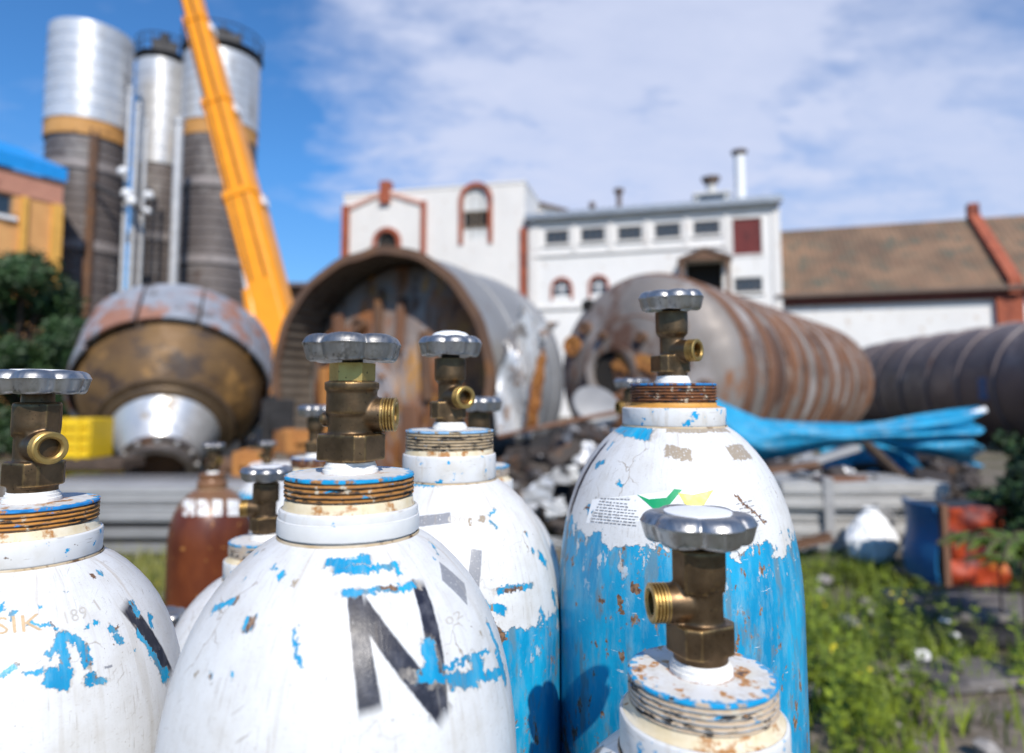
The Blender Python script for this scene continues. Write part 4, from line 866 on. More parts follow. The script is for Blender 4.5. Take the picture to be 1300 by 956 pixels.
def patch(x_, y_, s=1.3): return .5 + .5 * math.sin(x_ * s * 1.7 + y_ * s * .9) * math.sin(y_ * s * 1.3 - x_ * s * .6 + 1)
def reg_all(q): x_ = q.uniform(-5, 7); y_ = q.uniform(1.2, 9); return x_, y_, patch(x_, y_) ** 2
def reg_w(q):
    y_ = q.uniform(2.6, 5.7); x_ = q.uniform(.35, 3.3) * y_ / 4; e_ = 1 - abs(x_ * 4 / y_ - 1.9) / (1.0 if q.random() < .8 else 2.0); return x_, y_, max(0., min(1., e_ * 1.3)) * patch(x_, y_, 3.1) ** 1.5
def reg_l(q):
    y_ = q.uniform(3.4, 5.9); px_ = q.uniform(60, 330); return (px_ - CX) / FPX * y_, y_, patch(0, y_, 3) * .6 + .3
solo('grass', blades(16000, reg_all, .04, .16, .005, 1), M_leaf['mid'], 'short patchy grass over the dirt yard', 'grass', smooth=0, kind='stuff')
solo('tall_grass', blades(2600, reg_l, .1, .3, .006, 2), leafmat('straw', (.20, .20, .05)), 'dry yellowish grass between the cylinders and the grey profile stack', 'grass', smooth=0, kind='stuff')
solo('lime_grass', blades(3000, reg_w, .07, .22, .0055, 3, .7), M_leaf['lime'], 'bright lime grass among the weeds by the white bag', 'grass', smooth=0, kind='stuff')
q = random.Random(12); wd = B(); fl = B(); stm = B(); qn = np.random.default_rng(5)
for _ in range(210):
    while True:
        x_, y_, dn = reg_w(qn)
        if q.random() < dn: break
    h_ = max(.07, min(.5, 1.43 - .262 * y_)) * q.uniform(.45, .95); tp = Vector((x_ + q.uniform(-.1, .1), y_ + q.uniform(-.1, .1), h_)); stm.tube([(x_, y_, -.02), tp], [.004, .002], 4)
    for k in range(q.randint(14, 26)):
        u = q.uniform(.1, 1); c_ = Vector((x_, y_, 0)).lerp(tp, u); a_ = q.random() * 6.28; l = q.uniform(.03, .085) * (1.2 - .6 * u); dv = Vector((math.cos(a_), math.sin(a_), q.uniform(-.2, .7))).normalized() * l; sv = dv.cross(Vector((0, 0, 1))).normalized() * l * .26
        wd.add([c_, c_ + dv * .5 + sv, c_ + dv, c_ + dv * .5 - sv], [(0, 1, 2, 3)])
    if q.random() < .10:
        for k in range(3):
            c_ = tp + Vector((q.uniform(-.04, .04), q.uniform(-.04, .04), q.uniform(-.06, .02))); fl.ico(c_, q.uniform(.006, .012), 1, .2)
o = thing('weeds', 'yellow-green flowering weeds growing thickly by the white bag', 'weeds'); o['kind'] = 'stuff'
for nm, bb, mm in (('foliage', wd, M_leaf['lime']), ('stem', stm, M_leaf['mid']), ('blossom', fl, plain('yellow_blossom', (.60, .50, .02), .6))): part(nm, bb, mm, o, smooth=0, kind='stuff')
rb = B(); q = random.Random(6)
for _ in range(700):
    y_ = q.uniform(2, 8); x_ = q.uniform(-3.5, 6); r_ = q.choice((.012, .02, .03, .05)) * q.uniform(.6, 1.3); rb.ico((x_, y_, r_ * .4), r_, 1, .25, (1, 1, .6), q)
solo('rubble', rb, weathered('rubble_stone', (.22, .20, .18), (.38, .35, .33), [((.5, .49, .47), .62, 6)], 5, .9), 'scattered stones and rubble on the dirt', 'rubble', smooth=0, kind='stuff')
M_slab = weathered('concrete_slab', (.10, .09, .085), (.19, .17, .155), [((.09, .08, .08), .58, 2)], 2, .9)
for k, (px_, py_, w_, d_, h_, m_, lab) in enumerate([(1240, 775, 1.0, .5, .10, M_slab, 'broken concrete slab lying below the orange cabinet'), (1250, 800, .8, .3, .06, M_blk, 'dark board on the ground in front of the concrete slab'), (1225, 850, .5, .3, .05, M_slab, 'small pinkish slab at the bottom corner of the yard')]):
    p_ = onground(px_, py_, .05); solo('ground_slab', B().box((0, 0, h_ / 2), (w_, d_, h_)), m_, lab, 'slab', (p_.x, p_.y, 0), R(-8 + 9 * k), bevel=.012)
for k, (px_, py_, m_, lab) in enumerate([(1200, 800, M_bag, 'white paper scrap on the dark ground'), (1212, 820, M_offw, 'pale lump of litter near the small slab'), (1172, 765, M_tarp, 'little blue plastic scrap below the cabinet'), (1170, 842, M_offw, 'pale litter scrap among the weeds')]):
    p_ = onground(px_, py_); solo('litter', B().ico((0, 0, .03), .045, 2, .25), m_, lab, 'litter', p_, smooth=30, group='litter on the ground')

# ================================================================== GAS CYLINDERS
def m_brass(name, dull, bright, lo=.5, hi=.58):
    M = Mat(name); g_ = M.n('ShaderNodeNewGeometry').outputs['Pointiness']
    nz = M.noise(180, 5, .6); edge = M.rng(M.math('ADD', g_, M.math('MULTIPLY', M.math('SUBTRACT', nz, .5), .06)), lo, hi)
    c = M.mix(M.rng(M.noise(60, 5), .35, .65), tuple(x_ * .7 for x_ in dull), tuple(x_ * 1.25 for x_ in dull)); c = M.mix(edge, c, bright)
    c = M.mix(M.rng(M.noise(420, 3), .66, .72), c, (.03, .022, .015))
    return M.out(c, M.rng(M.noise(150, 4), .3, .7, .34, .52), .85, M.bump(M.noise(700, 3), .12, .0006))
M_brass = m_brass('tarnished_brass', (.13, .083, .045), (.46, .30, .12), .508, .57); M_brass2 = m_brass('bright_brass', (.25, .15, .05), (.52, .34, .11)); M_olive = m_brass('olive_brass_nut', (.14, .098, .03), (.5, .36, .12))
def m_wheel(name, c=(.46, .45, .44), rough=.36, dirt=.62):
    M = Mat(name); n = M.noise(130, 5, .6); s_ = M.noise(90, 4, .6, sc=(6, 1, 1))
    col = M.mix(M.rng(n, dirt, dirt + .08), c, (.09, .085, .08)); sc_ = M.noise(70, 4, .6, sc=(1, 9, 3)); col = M.mix(M.math('MULTIPLY', M.rng(sc_, .60, .63), .6), col, (.16, .15, .14)); col = M.mix(M.rng(M.noise(420, 3), .70, .73), col, (.05, .045, .04)); col = M.mix(M.rng(M.noise(45, 3), .35, .7), col, tuple(x_ * .75 for x_ in c))
    return M.out(col, M.rng(s_, .3, .7, rough - .08, rough + .14), .92, M.bump(M.math('ADD', M.noise(260, 4), M.math('MULTIPLY', M.noise(38, 3), .3)), .14, .0010))
M_wheel = m_wheel('polished_handwheel'); M_wheeldull = m_wheel('dull_handwheel', (.37, .36, .35), .42, .55)
M_ptfe = plain('white_thread_tape', (.74, .73, .70), .6, 0, .12, 90, .5, .001)
M_stem = plain('dark_stem', (.04, .036, .03), .5, .6, .3, 90)
M_capw = plain('white_cap_plate', (.80, .80, .79), .45, 0, .05, 40, .05, .001)

def handwheel_mesh(name, mat, R0=31, h=18, lobes=6, depth=.13, rot=0., dome=False, hub=.42):
    """lobed casting, millimetres; z 0 at its underside"""
    prof = [(.20, .18), (.5, .16), (.62, .05), (.80, 0), (.865, .02), (.915, .10), (.95, .30), (.985, .58), (1.0, .625), (1.007, .64), (1.007, .67), (.99, .69), (.96, .82), (.90, .93), (.81, .985), (.71, 1.0), (.58, .97), (hub + .04, .90), (hub, .86), (0, .86)]
    n = 120; vs = []; fs = []; m = len(prof)
    for j in range(n):
        a_ = 2 * PI * j / n + rot; k = abs(math.cos(lobes * (a_ - rot) / 2)); lob = 1 - depth * (1 - k ** .62)
        for r_, z_ in prof:
            wgt = max(0, min(1, (r_ - .45) / .4)); zz_ = (z_ - .5) * (1 - .16 * (1 - k ** .7) * wgt) + .5
            rr = R0 * r_ * (1 - (1 - lob) * wgt); vs.append((rr * math.sin(a_) * .001, -rr * math.cos(a_) * .001, h * zz_ * .001))
    for j in range(n):
        for i in range(m - 1): q_ = (j * m + i, ((j + 1) % n) * m + i, ((j + 1) % n) * m + i + 1, j * m + i + 1); fs.append(q_)
    return modify(B().add(vs, fs), name, mat, [('SUBSURF', dict(levels=1))])
def blk(cx, cy, sx, sy, z0, z1, rot, poly=None, cut=.28):
    """forged block: rectangle with cut corners"""
    c = cut * min(sx, sy); x_, y_ = sx / 2, sy / 2
    pl = [(-x_ + c, -y_), (x_ - c, -y_), (x_, -y_ + c), (x_, y_ - c), (x_ - c, y_), (-x_ + c, y_), (-x_, y_ - c), (-x_, -y_ + c)]
    ca, sa = math.cos(rot), math.sin(rot); return [((cx + p_ * ca - q_ * sa), (cx * 0 + cy + p_ * sa + q_ * ca)) for p_, q_ in pl]
MM = Matrix.Scale(.001, 4)
def valve_body(kind):
    b = B()
    if kind == 'A':
        b.lathe([(0, 2), (14.5, 2), (14.5, 10), (0, 10)], 48); b.prism(blk(0, 0, 37, 30, 8, 24, R(-24), cut=.16), 8, 24)
        b.lathe([(0, 20), (15, 20), (14.2, 26), (14.2, 36), (15.6, 37), (15.6, 51), (16.8, 51.5), (16.8, 56), (14, 57), (0, 57)], 64)
        b.lathe([(0, 0), (11.5, 0), (10.5, 21), (0, 21)], 40, T3(0, 0, 36) @ RY(PI / 2)); b.lathe([(0, 0), (4.6, 0), (4.6, 18), (3, 19.5), (0, 19.5)], 24, T3(0, 0, 33) @ RY(-PI / 2))
    elif kind == 'B':
        b.lathe([(0, 4), (14.5, 4), (14.5, 14), (0, 14)], 48); b.prism(blk(0, 0, 33, 29, 11, 27, R(18), cut=.2), 11, 27)
        b.lathe([(0, 20), (13.5, 22), (12.6, 30), (12.6, 46), (0, 46)], 64); b.prism(blk(0, 0, 29, 25, 44, 67, R(22), cut=.3), 44, 66)
        b.lathe([(0, 43), (14, 46), (14.4, 50), (14.4, 65), (13.4, 67), (0, 67)], 64)
        b.lathe([(0, 0), (11.8, 0), (10.2, 22), (0, 22)], 40, T3(0, 0, 37) @ RY(-PI / 2))
    else:
        b.lathe([(0, 4), (14, 4), (14, 14), (0, 14)], 48); b.prism(blk(-2, 0, 33, 28, 11, 27, R(14), cut=.18), 11, 27)
        b.lathe([(0, 20), (13, 22), (11.6, 30), (11.6, 44), (15, 48), (15.4, 52), (15.4, 69), (0, 69)], 64)
        b.lathe([(0, 0), (11.5, 0), (10, 21), (0, 21)], 40, T3(0, 0, 31) @ RZ(R(-52)) @ RY(PI / 2))
    b.xf(MM); return modify(b, 'valve_body', M_brass, [('REMESH', dict(mode='VOXEL', voxel_size=.0008)), ('SMOOTH', dict(iterations=5, factor=.5))])
def outlet_mesh(M):
    pr_ = [(0, 12), (6, 12), (6.2, 27), (7.6, 28.2), (9.6, 28.2)]
    z_ = 27.6
    while z_ > 19.5: pr_ += [(10.6, z_), (10.6, z_ - .7), (9.5, z_ - 1.2), (9.5, z_ - 1.5)]; z_ -= 1.9
    pr_ += [(10.0, 19), (10.0, 15)]
    return B().lathe([(r_, z__) for r_, z__ in pr_], 48, M).xf(MM).mesh('outlet', M_brass2, 30)
VALVE = {k: valve_body(k) for k in 'ABD'}
OUT = {'A': outlet_mesh(T3(0, 0, 36) @ RY(PI / 2)), 'B': outlet_mesh(T3(0, 0, 37) @ RY(-PI / 2)), 'D': outlet_mesh(T3(0, 0, 31) @ RZ(R(-52)) @ RY(PI / 2))}
NUT = B().ngon(6, 14.2, 57, 68, R(8)).xf(MM).mesh('hex_nut', M_olive, 0); STEM = {'A': B().lathe([(6.5, 66), (6.5, 74)], 24).xf(MM).mesh('stem', M_stem), 'B': B().lathe([(10, 66), (9.6, 72), (9, 76)], 24).xf(MM).mesh('stem', M_brass), 'D': B().lathe([(9, 68), (9, 74)], 24).xf(MM).mesh('stem', M_stem)}
TAPE = B().lathe([(13, 7.4), (14.9, 7.0), (15.2, 5.2), (15.9, 4.9), (16.0, 3.0), (16.8, 2.7), (16.9, .2), (13, .2)], 48, rf=lambda a_, z_: 1 + .012 * math.sin(7 * a_ + z_) + .008 * math.sin(19 * a_ + 2 * z_)).xf(MM).mesh('thread_seal', M_ptfe, 28)

def m_ring(name, crest, valley, rim, rust=.5, tex=240, rimz=-.0022):
    """threaded neck ring: crest and groove colours by height, paint left on the top rim"""
    M = Mat(name); v = M.coord(); x_, y_, z_ = M.sep(v); n = M.noise(tex, 6, .65); n2 = M.noise(tex * .3, 5, .6, sc=(1, 1, 2.5)); n3 = M.noise(tex * .22, 6, .7, sc=(1, 1, 5))
    wv = M.math('SINE', M.math('MULTIPLY', z_, 2 * PI / .0028)); f = M.rng(M.math('ADD', wv, M.math('MULTIPLY', M.math('SUBTRACT', n2, .5), 2.6)), -.5, .7)
    c = M.mix(f, valley, crest); c = M.mix(M.rng(n3, .53, .57), c, (.03, .025, .022)); c = M.mix(M.rng(M.noise(tex * .35, 6, .7, M.mapping(v, loc=(1, 7, 2))), .60, .63), c, (.52, .46, .36)); c = M.mix(M.rng(n, .64, .68), c, (.36, .15, .04)); c = M.mix(M.rng(M.noise(tex * .5, 6, .7, M.mapping(v, loc=(3, 2, 1), sc=(1, 1, 3))), .63, .66), c, rim)
    top = M.math('MULTIPLY', M.rng(z_, rimz - .0006, rimz), M.rng(M.noise(tex * .32, 6, .7, M.mapping(v, sc=(1, 1, .3))), .44, .49)); c = M.mix(top, c, rim)
    return M.out(c, .6, M.rng(n, .4, .6, .0, .25), M.bump(n, .35, .0006))
BLUE = (.002, .31, .60); WHITE = (.67, .67, .665); RUSTB = (.16, .075, .03); BLACK = (.018, .018, .028)
def m_top(name, amt=.52, rust=.60):
    """white neck face with blue showing at the rim and rust near the valve"""
    M = Mat(name); v = M.coord(); x_, y_, z_ = M.sep(v); r_ = M.math('SQRT', M.math('ADD', M.math('MULTIPLY', x_, x_), M.math('MULTIPLY', y_, y_)))
    n = M.noise(150, 7, .65); n2 = M.noise(70, 6, .62); rr = M.math('ADD', r_, M.math('MULTIPLY', M.math('SUBTRACT', n, 0.5), .036))
    c = M.mix(M.rng(M.noise(60, 4), .4, .7), WHITE, (.62, .58, .50)); c = M.mix(M.rng(n2, rust, rust + .05), c, (.45, .20, .05)); c = M.mix(M.rng(n2, rust + .08, rust + .12), c, (.10, .05, .03))
    c = M.mix(M.math('MULTIPLY', M.rng(rr, .0365, .0372), M.rng(M.noise(48, 5, .6), .36, .42)), c, BLUE); c = M.mix(M.math('MULTIPLY', M.rng(r_, .0378, .0388), M.rng(n2, .42, .5)), c, (.08, .06, .045)); c = M.mix(M.math('MULTIPLY', M.rng(M.noise(90, 6, .65, sc=(1, 1, 1)), .5, .66), .45), c, (.40, .33, .24))
    inner = M.math('MULTIPLY', M.rng(r_, .0185, .017), M.rng(n, .4, .5)); c = M.mix(inner, c, (.30, .12, .03))
    return M.out(c, .5, 0, M.bump(n, .3, .0008))
PROF = [(45, -42), (47.5, -43.2), (55, -47.5), (63, -53.5), (72, -62), (80, -71), (87, -81), (93, -92), (98.5, -105), (103, -120), (106.5, -137), (108.8, -155), (110, -175)]
class Cyl: pass
def body_profile(c):
    """(r, z) metres from the collar foot down, z relative to the neck face"""
    k = c.R / .110; kz = c.kz
    P = [(c.rc + (r_ - 45) * .001 * (c.R - c.rc) / .065, -c.zc + (z_ + 42) * .001 * kz) for r_, z_ in PROF]
    z_ = P[-1][1]
    while z_ > -(c.zt - .04) + .08: z_ -= .08; P.append((c.R, z_))
    P += [(c.R, -(c.zt - .03)), (c.R - .004, -(c.zt - .012)), (c.R - .014, -c.zt + .001)]
    D = [P[0]]                                   # subdivide for smooth round
    for a_, b_ in zip(P, P[1:]):
        n = max(1, int(math.hypot(b_[0] - a_[0], b_[1] - a_[1]) / .008))
        D += [(a_[0] + (b_[0] - a_[0]) * i / n, a_[1] + (b_[1] - a_[1]) * i / n) for i in range(1, n + 1)]
    return D
def surf(c, px, py):
    """(u, v, point, normal) where the photo ray through a pixel meets the cylinder's painted body"""
    r = ray(px, py); o = Vector((0, 0, HCAM)); zs_ = [p_[1] for p_ in c.prof][::-1]; rs = [p_[0] for p_ in c.prof][::-1]; pr_ = c.prof
    tt = np.linspace(.1, 2.4, 12000); X = r.x * tt - c.x; Yv = r.y * tt - c.y; Z = HCAM + r.z * tt - c.zt
    f = np.hypot(X, Yv) - np.interp(Z, zs_, rs); ok = np.where((f < 0) & (Z < pr_[0][1]))[0]
    if not len(ok):
        k = np.argmin(np.where((Z < pr_[0][1]) & (Z > -.5), np.abs(f), 9)); 
    else: k = ok[0]
    x_, y_, z_ = X[k], Yv[k], Z[k]; th = math.atan2(x_, -y_); v = 0.
    for a_, b_ in zip(pr_, pr_[1:]):
        if b_[1] <= z_ <= a_[1] + 1e-6:
            f_ = (a_[1] - z_) / max(1e-9, a_[1] - b_[1]); v += f_ * math.hypot(b_[0] - a_[0], b_[1] - a_[1]); break
        v += math.hypot(b_[0] - a_[0], b_[1] - a_[1])
    return th * c.R, v, Vector((x_, y_, z_)), th
def smooth_prof(P):
    return P
def paint(name, c, blue=(), black=(), rust=(), grey=(), chips=.70, chip_sc=75, edge=None, blue_rust=.62, dirt=(.50, .475, .43), bluecol=BLUE, stretch=(1, 1, 1), tan=()):
    """layered worn paint: steel and rust under blue under white, painted marks on the white, all torn by noise. Marks are strokes (x1,y1,x2,y2,width) in photo pixels."""
    M = Mat(name); uv = M.n('ShaderNodeUVMap'); uv.uv_map = 'UVMap'; U = uv.outputs[0]
    sub = lambda s_, sc, amt: M.vmath('SCALE', M.vmath('SUBTRACT', M.noise(sc, 3, .6, U, col=True), (.5, .5, .5)), sc=amt)
    UD = M.vmath('ADD', M.vmath('ADD', U, sub(0, 160, .010)), sub(0, 520, .005)); UL = M.vmath('ADD', U, sub(0, 260, .0016))
    def strokes(lst, V, box=True):
        best = None
        for st in lst:
            x1, y1, x2, y2, wp = st[:5]; u1, v1 = surf(c, x1, y1)[:2]; u2, v2 = surf(c, x2, y2)[:2]
            mx, my = (x1 + x2) / 2, (y1 + y2) / 2; dx, dy = (x2 - x1), (y2 - y1); ln = max(1e-6, math.hypot(dx, dy)); qx, qy = -dy / ln * wp / 2, dx / ln * wp / 2; sa, sb = surf(c, mx + qx, my + qy), surf(c, mx - qx, my - qy); h0 = wp / (FPX / (c.y - c.R * .7)) / 2; hw = min(1.7 * h0, max(.9 * h0, math.hypot(sa[0] - sb[0], sa[1] - sb[1]) / 2)); hl = max(math.hypot(u2 - u1, v2 - v1) / 2, hw * .8)
            q_ = M.mapping(V, ((u1 + u2) / 2, (v1 + v2) / 2, 0), (0, 0, math.atan2(v2 - v1, u2 - u1)), (hl, hw, 1), 'TEXTURE')
            if box: X, Y_, _z = M.sep(q_); dd = M.math('MAXIMUM', M.math('ABSOLUTE', X), M.math('ABSOLUTE', Y_))
            else: dd = M.vmath('LENGTH', M.vmath('MULTIPLY', q_, (1, 1, 0)))
            best = dd if best is None else M.math('MINIMUM', best, dd)
        return best
    X, V_, _ = M.sep(U)
    grime = M.noise(38, 7, .62, U); fine = M.noise(300, 4, .6, U, sc=(1, 3, 1)); scr = M.noise(45, 4, .5, U, sc=(14, 1, 1))
    col = M.mix(M.math('MULTIPLY', M.rng(grime, .44, .72), .55), WHITE, dirt); col = M.mix(M.math('MULTIPLY', M.rng(fine, .60, .66), .5), col, (.42, .38, .33)); col = M.mix(M.math('MULTIPLY', M.rng(scr, .635, .66), .5), col, (.38, .34, .30))
    scr2 = M.noise(30, 5, .6, M.mapping(U, rot=(0, 0, .6)), sc=(1, 16, 1)); col = M.mix(M.math('MULTIPLY', M.rng(scr2, .66, .68), .6), col, (.30, .26, .22))
    crk = M.vor(26, M.vmath('ADD', U, sub(0, 40, .02)), feature='DISTANCE_TO_EDGE'); col = M.mix(M.math('MULTIPLY', M.rng(crk, .012, .004), M.rng(M.noise(11, 3, .5, U), .56, .62)), col, (.34, .29, .24))
    sp = M.rng(M.noise(420, 2, .5, U), .735, .75); col = M.mix(sp, col, (.20, .14, .09))
    cut = lambda b_, o_=1.04, i_=.98: None if b_ is None else M.rng(b_, o_, i_)
    g_ = cut(strokes(grey, UL))
    if g_ is not None: col = M.mix(M.math('MULTIPLY', g_, M.rng(M.noise(500, 3, .6, U), .3, .4)), col, (.25, .255, .275))
    t_ = cut(strokes(tan, UD))
    if t_ is not None: col = M.mix(M.math('MULTIPLY', t_, M.rng(M.noise(330, 4, .6, U), .34, .42)), col, (.33, .27, .20))
    k_ = cut(strokes(black, UL), 1.13, .93)
    if k_ is not None: col = M.mix(M.math('MULTIPLY', k_, M.rng(M.noise(260, 5, .7, U), .29, .35)), col, M.mix(M.rng(M.noise(120, 5), .45, .7), BLACK, (.07, .07, .085)))
    drip = M.math('MULTIPLY', M.rng(M.noise(1., 4, .6, M.mapping(U, sc=(120, 9, 1))), .57, .68), M.rng(V_, .07, .0)); col = M.mix(M.math('MULTIPLY', drip, .6), col, (.40, .30, .19))
    drip2 = M.math('MULTIPLY', M.rng(M.noise(1., 5, .6, M.mapping(U, loc=(3, 1, 0), sc=(70, 5, 1))), .60, .68), .35); col = M.mix(drip2, col, (.46, .42, .36))
    # blue: listed tears + random chips + the lower, unwhitened part
    clump = M.noise(16, 3, .5, U); ch = M.noise(chip_sc, 7, .62, M.mapping(U, sc=stretch)); lv_ = M.math('ADD', M.math('MULTIPLY', clump, .30), M.math('MULTIPLY', ch, .85))
    bl = M.rng(lv_, chips, chips + .012)
    halo = M.rng(lv_, chips - .014, chips)
    sB = strokes(blue, UD, True); s_ = cut(sB)
    if s_ is not None: bl = M.math('MAXIMUM', bl, s_); halo = M.math('MAXIMUM', halo, M.rng(sB, 1.30, 1.0))
    col = M.mix(M.math('MULTIPLY', halo, M.rng(M.noise(130, 5, .65, U), .40, .56)), col, (.40, .355, .30))
    if edge is not None:
        e_ = M.rng(M.math('ADD', V_, M.math('ADD', M.math('MULTIPLY', M.math('SUBTRACT', M.noise(55, 7, .65, U), .5), .085), M.math('MULTIPLY', M.math('SUBTRACT', M.noise(14, 3, .5, U), .5), .05))), edge, edge + .0025)
        scrape = M.math('MULTIPLY', M.rng(M.noise(1., 6, .68, M.mapping(U, rot=(0, 0, .25), sc=(100, 48, 1))), .585, .62), M.rng(V_, edge + .06, edge + .005)); e_ = M.math('MULTIPLY', e_, M.math('SUBTRACT', 1., scrape)); bl = M.math('MAXIMUM', bl, e_)
    bc = M.mix(M.rng(M.noise(24, 6, .6, U, sc=(1, .35, 1)), .38, .66), tuple(x_ * .72 for x_ in bluecol), (bluecol[0] + .008, bluecol[1] * 1.25, bluecol[2] * 1.08))
    bc = M.mix(M.math('MULTIPLY', M.rng(M.noise(60, 7, .7, U, sc=(2.2, .5, 1)), .48, .68), .6), bc, (.20, .40, .50)); bc = M.mix(M.math('MULTIPLY', M.rng(M.noise(1., 6, .65, M.mapping(U, loc=(2, 5, 0), sc=(55, 14, 1))), .55, .62), .55), bc, (.16, .17, .16)); bc = M.mix(M.rng(M.noise(1., 5, .65, M.mapping(U, loc=(7, 2, 0), rot=(0, 0, -.2), sc=(40, 170, 1))), .66, .68), bc, (.45, .56, .62))
    rs_ = M.noise(70, 8, .68, M.mapping(U, loc=(.3, .1, 0), sc=(1.3, .7, 1))); rmask = M.rng(M.math('ADD', M.math('MULTIPLY', rs_, .8), M.math('MULTIPLY', M.noise(13, 3, .5, M.mapping(U, loc=(.7, .2, 0))), .3)), blue_rust, blue_rust + .03)
    bc = M.mix(rmask, bc, M.mix(M.rng(M.noise(260, 4, .6, U), .4, .6), RUSTB, (.30, .20, .13)))
    r_ = cut(strokes(rust, UD))
    col = M.mix(bl, col, bc)
    if r_ is not None: col = M.mix(r_, col, M.mix(M.rng(M.noise(300, 4, .6, U), .4, .6), (.10, .05, .03), (.26, .15, .08)))
    h = M.math('SUBTRACT', M.math('MULTIPLY', M.noise(90, 5, .6, U), .25), M.math('MULTIPLY', bl, .9))
    h = M.math('SUBTRACT', h, M.math('MULTIPLY', scr, .15)); h2 = M.math('ADD', h, M.math('MULTIPLY', M.noise(700, 3, .5, U), .12))
    rough = M.rng(M.noise(55, 4, .6, U), .3, .7, .30, .48)
    return M.out(col, rough, 0, M.bump(h2, .7, .0011))
M_tapeb = plain('grey_white_tape', (.66, .66, .65), .45, 0, .06, 60, .1, .0006)
HW = {'A': handwheel_mesh('handwheel', M_wheeldull, 31, 17.5, 6, .16, R(0)), 'B': handwheel_mesh('handwheel', M_wheel, 31.5, 17, 6, .17, R(10)), 'D': handwheel_mesh('handwheel', M_wheel, 31.5, 20, 8, .10, R(18)), 'C': handwheel_mesh('handwheel', M_wheel, 31, 17, 7, .15, R(20))}
CAPFLAT = B().lathe([(0, 17.3), (17, 17.2), (18.5, 16.9), (18.6, 15)], 48).xf(MM).mesh('cap_plate', M_capw, 60); CAPDOME = B().lathe([(0, 25.5), (9, 25), (15, 23.4), (18, 21), (18.6, 18)], 48).xf(MM).mesh('cap_plate', M_capw, 60)
GRP = 'gas cylinders standing in the yard'
def cylinder(label, px, py, Y, valve='A', wheel='A', vrot=0., wrot=0., cap=None, Rb=.11, rc=.045, rt=.0402, zr=.0155, zc=.042, kz=1., ring=None, top=None, colm=None, bodym=None, wz=None, tape=False, vs=1., seg=128, wtilt=(0, 0), groove=None, paintargs=None, grp=GRP):
    p_ = at(px, py, Y); c = Cyl(); c.x, c.y, c.zt, c.R, c.rc, c.zc, c.kz = p_.x, p_.y, p_.z, Rb, rc, zc, kz
    c.prof = body_profile(c)
    t = thing('gas_cylinder', label, 'gas cylinder', (c.x, c.y, 0), 0, grp); c.t = t; N = (0, 0, c.zt)
    if paintargs is not None: bodym = paint(**{'name': 'worn_cylinder_paint', 'c': c, **paintargs})
    c.body = part('body', B().lathe(c.prof, seg, uvr=c.R), bodym, t, N, smooth=60)
    # neck ring with thread
    pr_ = [(rt - .0012, 0.), (rt, -.0006)]; z_ = -.0018
    while z_ > -zr + .001: pr_ += [(rt, z_), (rt - .0006, z_ - .0004), (rt - .0016, z_ - .0008), (rt - .0016, z_ - .0011), (rt - .0006, z_ - .0015), (rt, z_ - .0019)]; z_ -= .0028
    pr_ += [(rt - .0014, -zr), (rt - .0014, -zr - .003)]
    sx = (px * 7.3 + py) % 6.28; part('neck_ring', B().lathe(pr_, seg, rf=lambda a_, z_: 1 - .004 * max(0, math.sin(5 * a_ + sx + z_ * 300)) ** 6 - .006 * max(0, math.sin(3 * a_ + 2 * sx)) ** 30 - .0015 * math.sin(23 * a_ + z_ * 2000)), ring, t, N, 50)
    part('neck_face', B().lathe([(.010, 0.0001), (.024, .0004), (.034, .0001), (rt - .0012, 0)], seg), top, t, N, 180)
    gr = part('groove', B().lathe([(rt - .0015, -zr), (rt - .0005, -zr - .001), (rt - .0002, -zr - .004), (rc - .002, -zr - .0055)], seg), groove or M_groove, t, N, 60)
    zz_ = -zr - .0055; pc = [(rc - .0018, zz_), (rc - .0004, zz_ - .0008), (rc, zz_ - .002)]
    if tape: pc += [(rc, zz_ - .0055), (rc + .0006, zz_ - .0058), (rc + .0006, zz_ - .0148), (rc, zz_ - .0151)]
    pc += [(rc, -zc + .0018), (rc - .0006, -zc + .0006), (rc - .003, -zc - .001)]
    c.collar = part('collar', B().lathe(pc, seg, uvr=rc, rf=lambda a_, z_: 1 + .003 * math.sin(2 * a_ + sx) - .007 * max(0, math.sin(4 * a_ + sx)) ** 24 + .0012 * math.sin(17 * a_ + z_ * 400)), colm, t, N, 40)
    if tape: part('tape_band', B().lathe([(rc + .0007, zz_ - .0062), (rc + .0009, zz_ - .007), (rc + .0009, zz_ - .014), (rc + .0007, zz_ - .0146)], seg), M_tapeb, c.collar, smooth=60)
    part('weld_line', B().lathe([(rc + .0005, -zc + .001), (rc + .001, -zc - .0003), (rc + .0004, -zc - .0016), (rc - .002, -zc - .002)], seg), M_weld, t, N, 60)
    # valve
    o = link('thread_seal', TAPE, t, N); o.scale = (vs,) * 3
    vb = link('valve_body', VALVE[valve], t, N); vb.rotation_euler = (0, 0, vrot); vb.scale = (vs,) * 3
    link('outlet', OUT[valve], vb); link('stem', STEM[valve], vb)
    if valve == 'A': link('hex_nut', NUT, vb)
    w0 = wz or {'A': .0685, 'B': .069, 'D': .070}[valve]
    hw = link('handwheel', HW[wheel], t, (0, 0, c.zt + w0 * vs)); hw.rotation_euler = (wtilt[0], wtilt[1], wrot); hw.scale = (vs,) * 3
    if cap: link('cap_plate', cap, hw)
    return c
M_groove = weathered('cream_groove_paint', (.60, .48, .28), (.74, .68, .55), [((.45, .20, .05), .60, 60), ((.10, .07, .05), .68, 110)], 50, .6, bump=.2, bdist=.001)
M_grooveor = weathered('orange_groove_paint', (.55, .26, .05), (.66, .36, .08), [((.12, .05, .02), .64, 90)], 50, .6, bump=.2, bdist=.001)
M_weld = weathered('dirty_seam', (.42, .28, .13), (.62, .53, .40), [((.14, .07, .03), .58, 60)], 50, .8, bump=.2, bdist=.001)
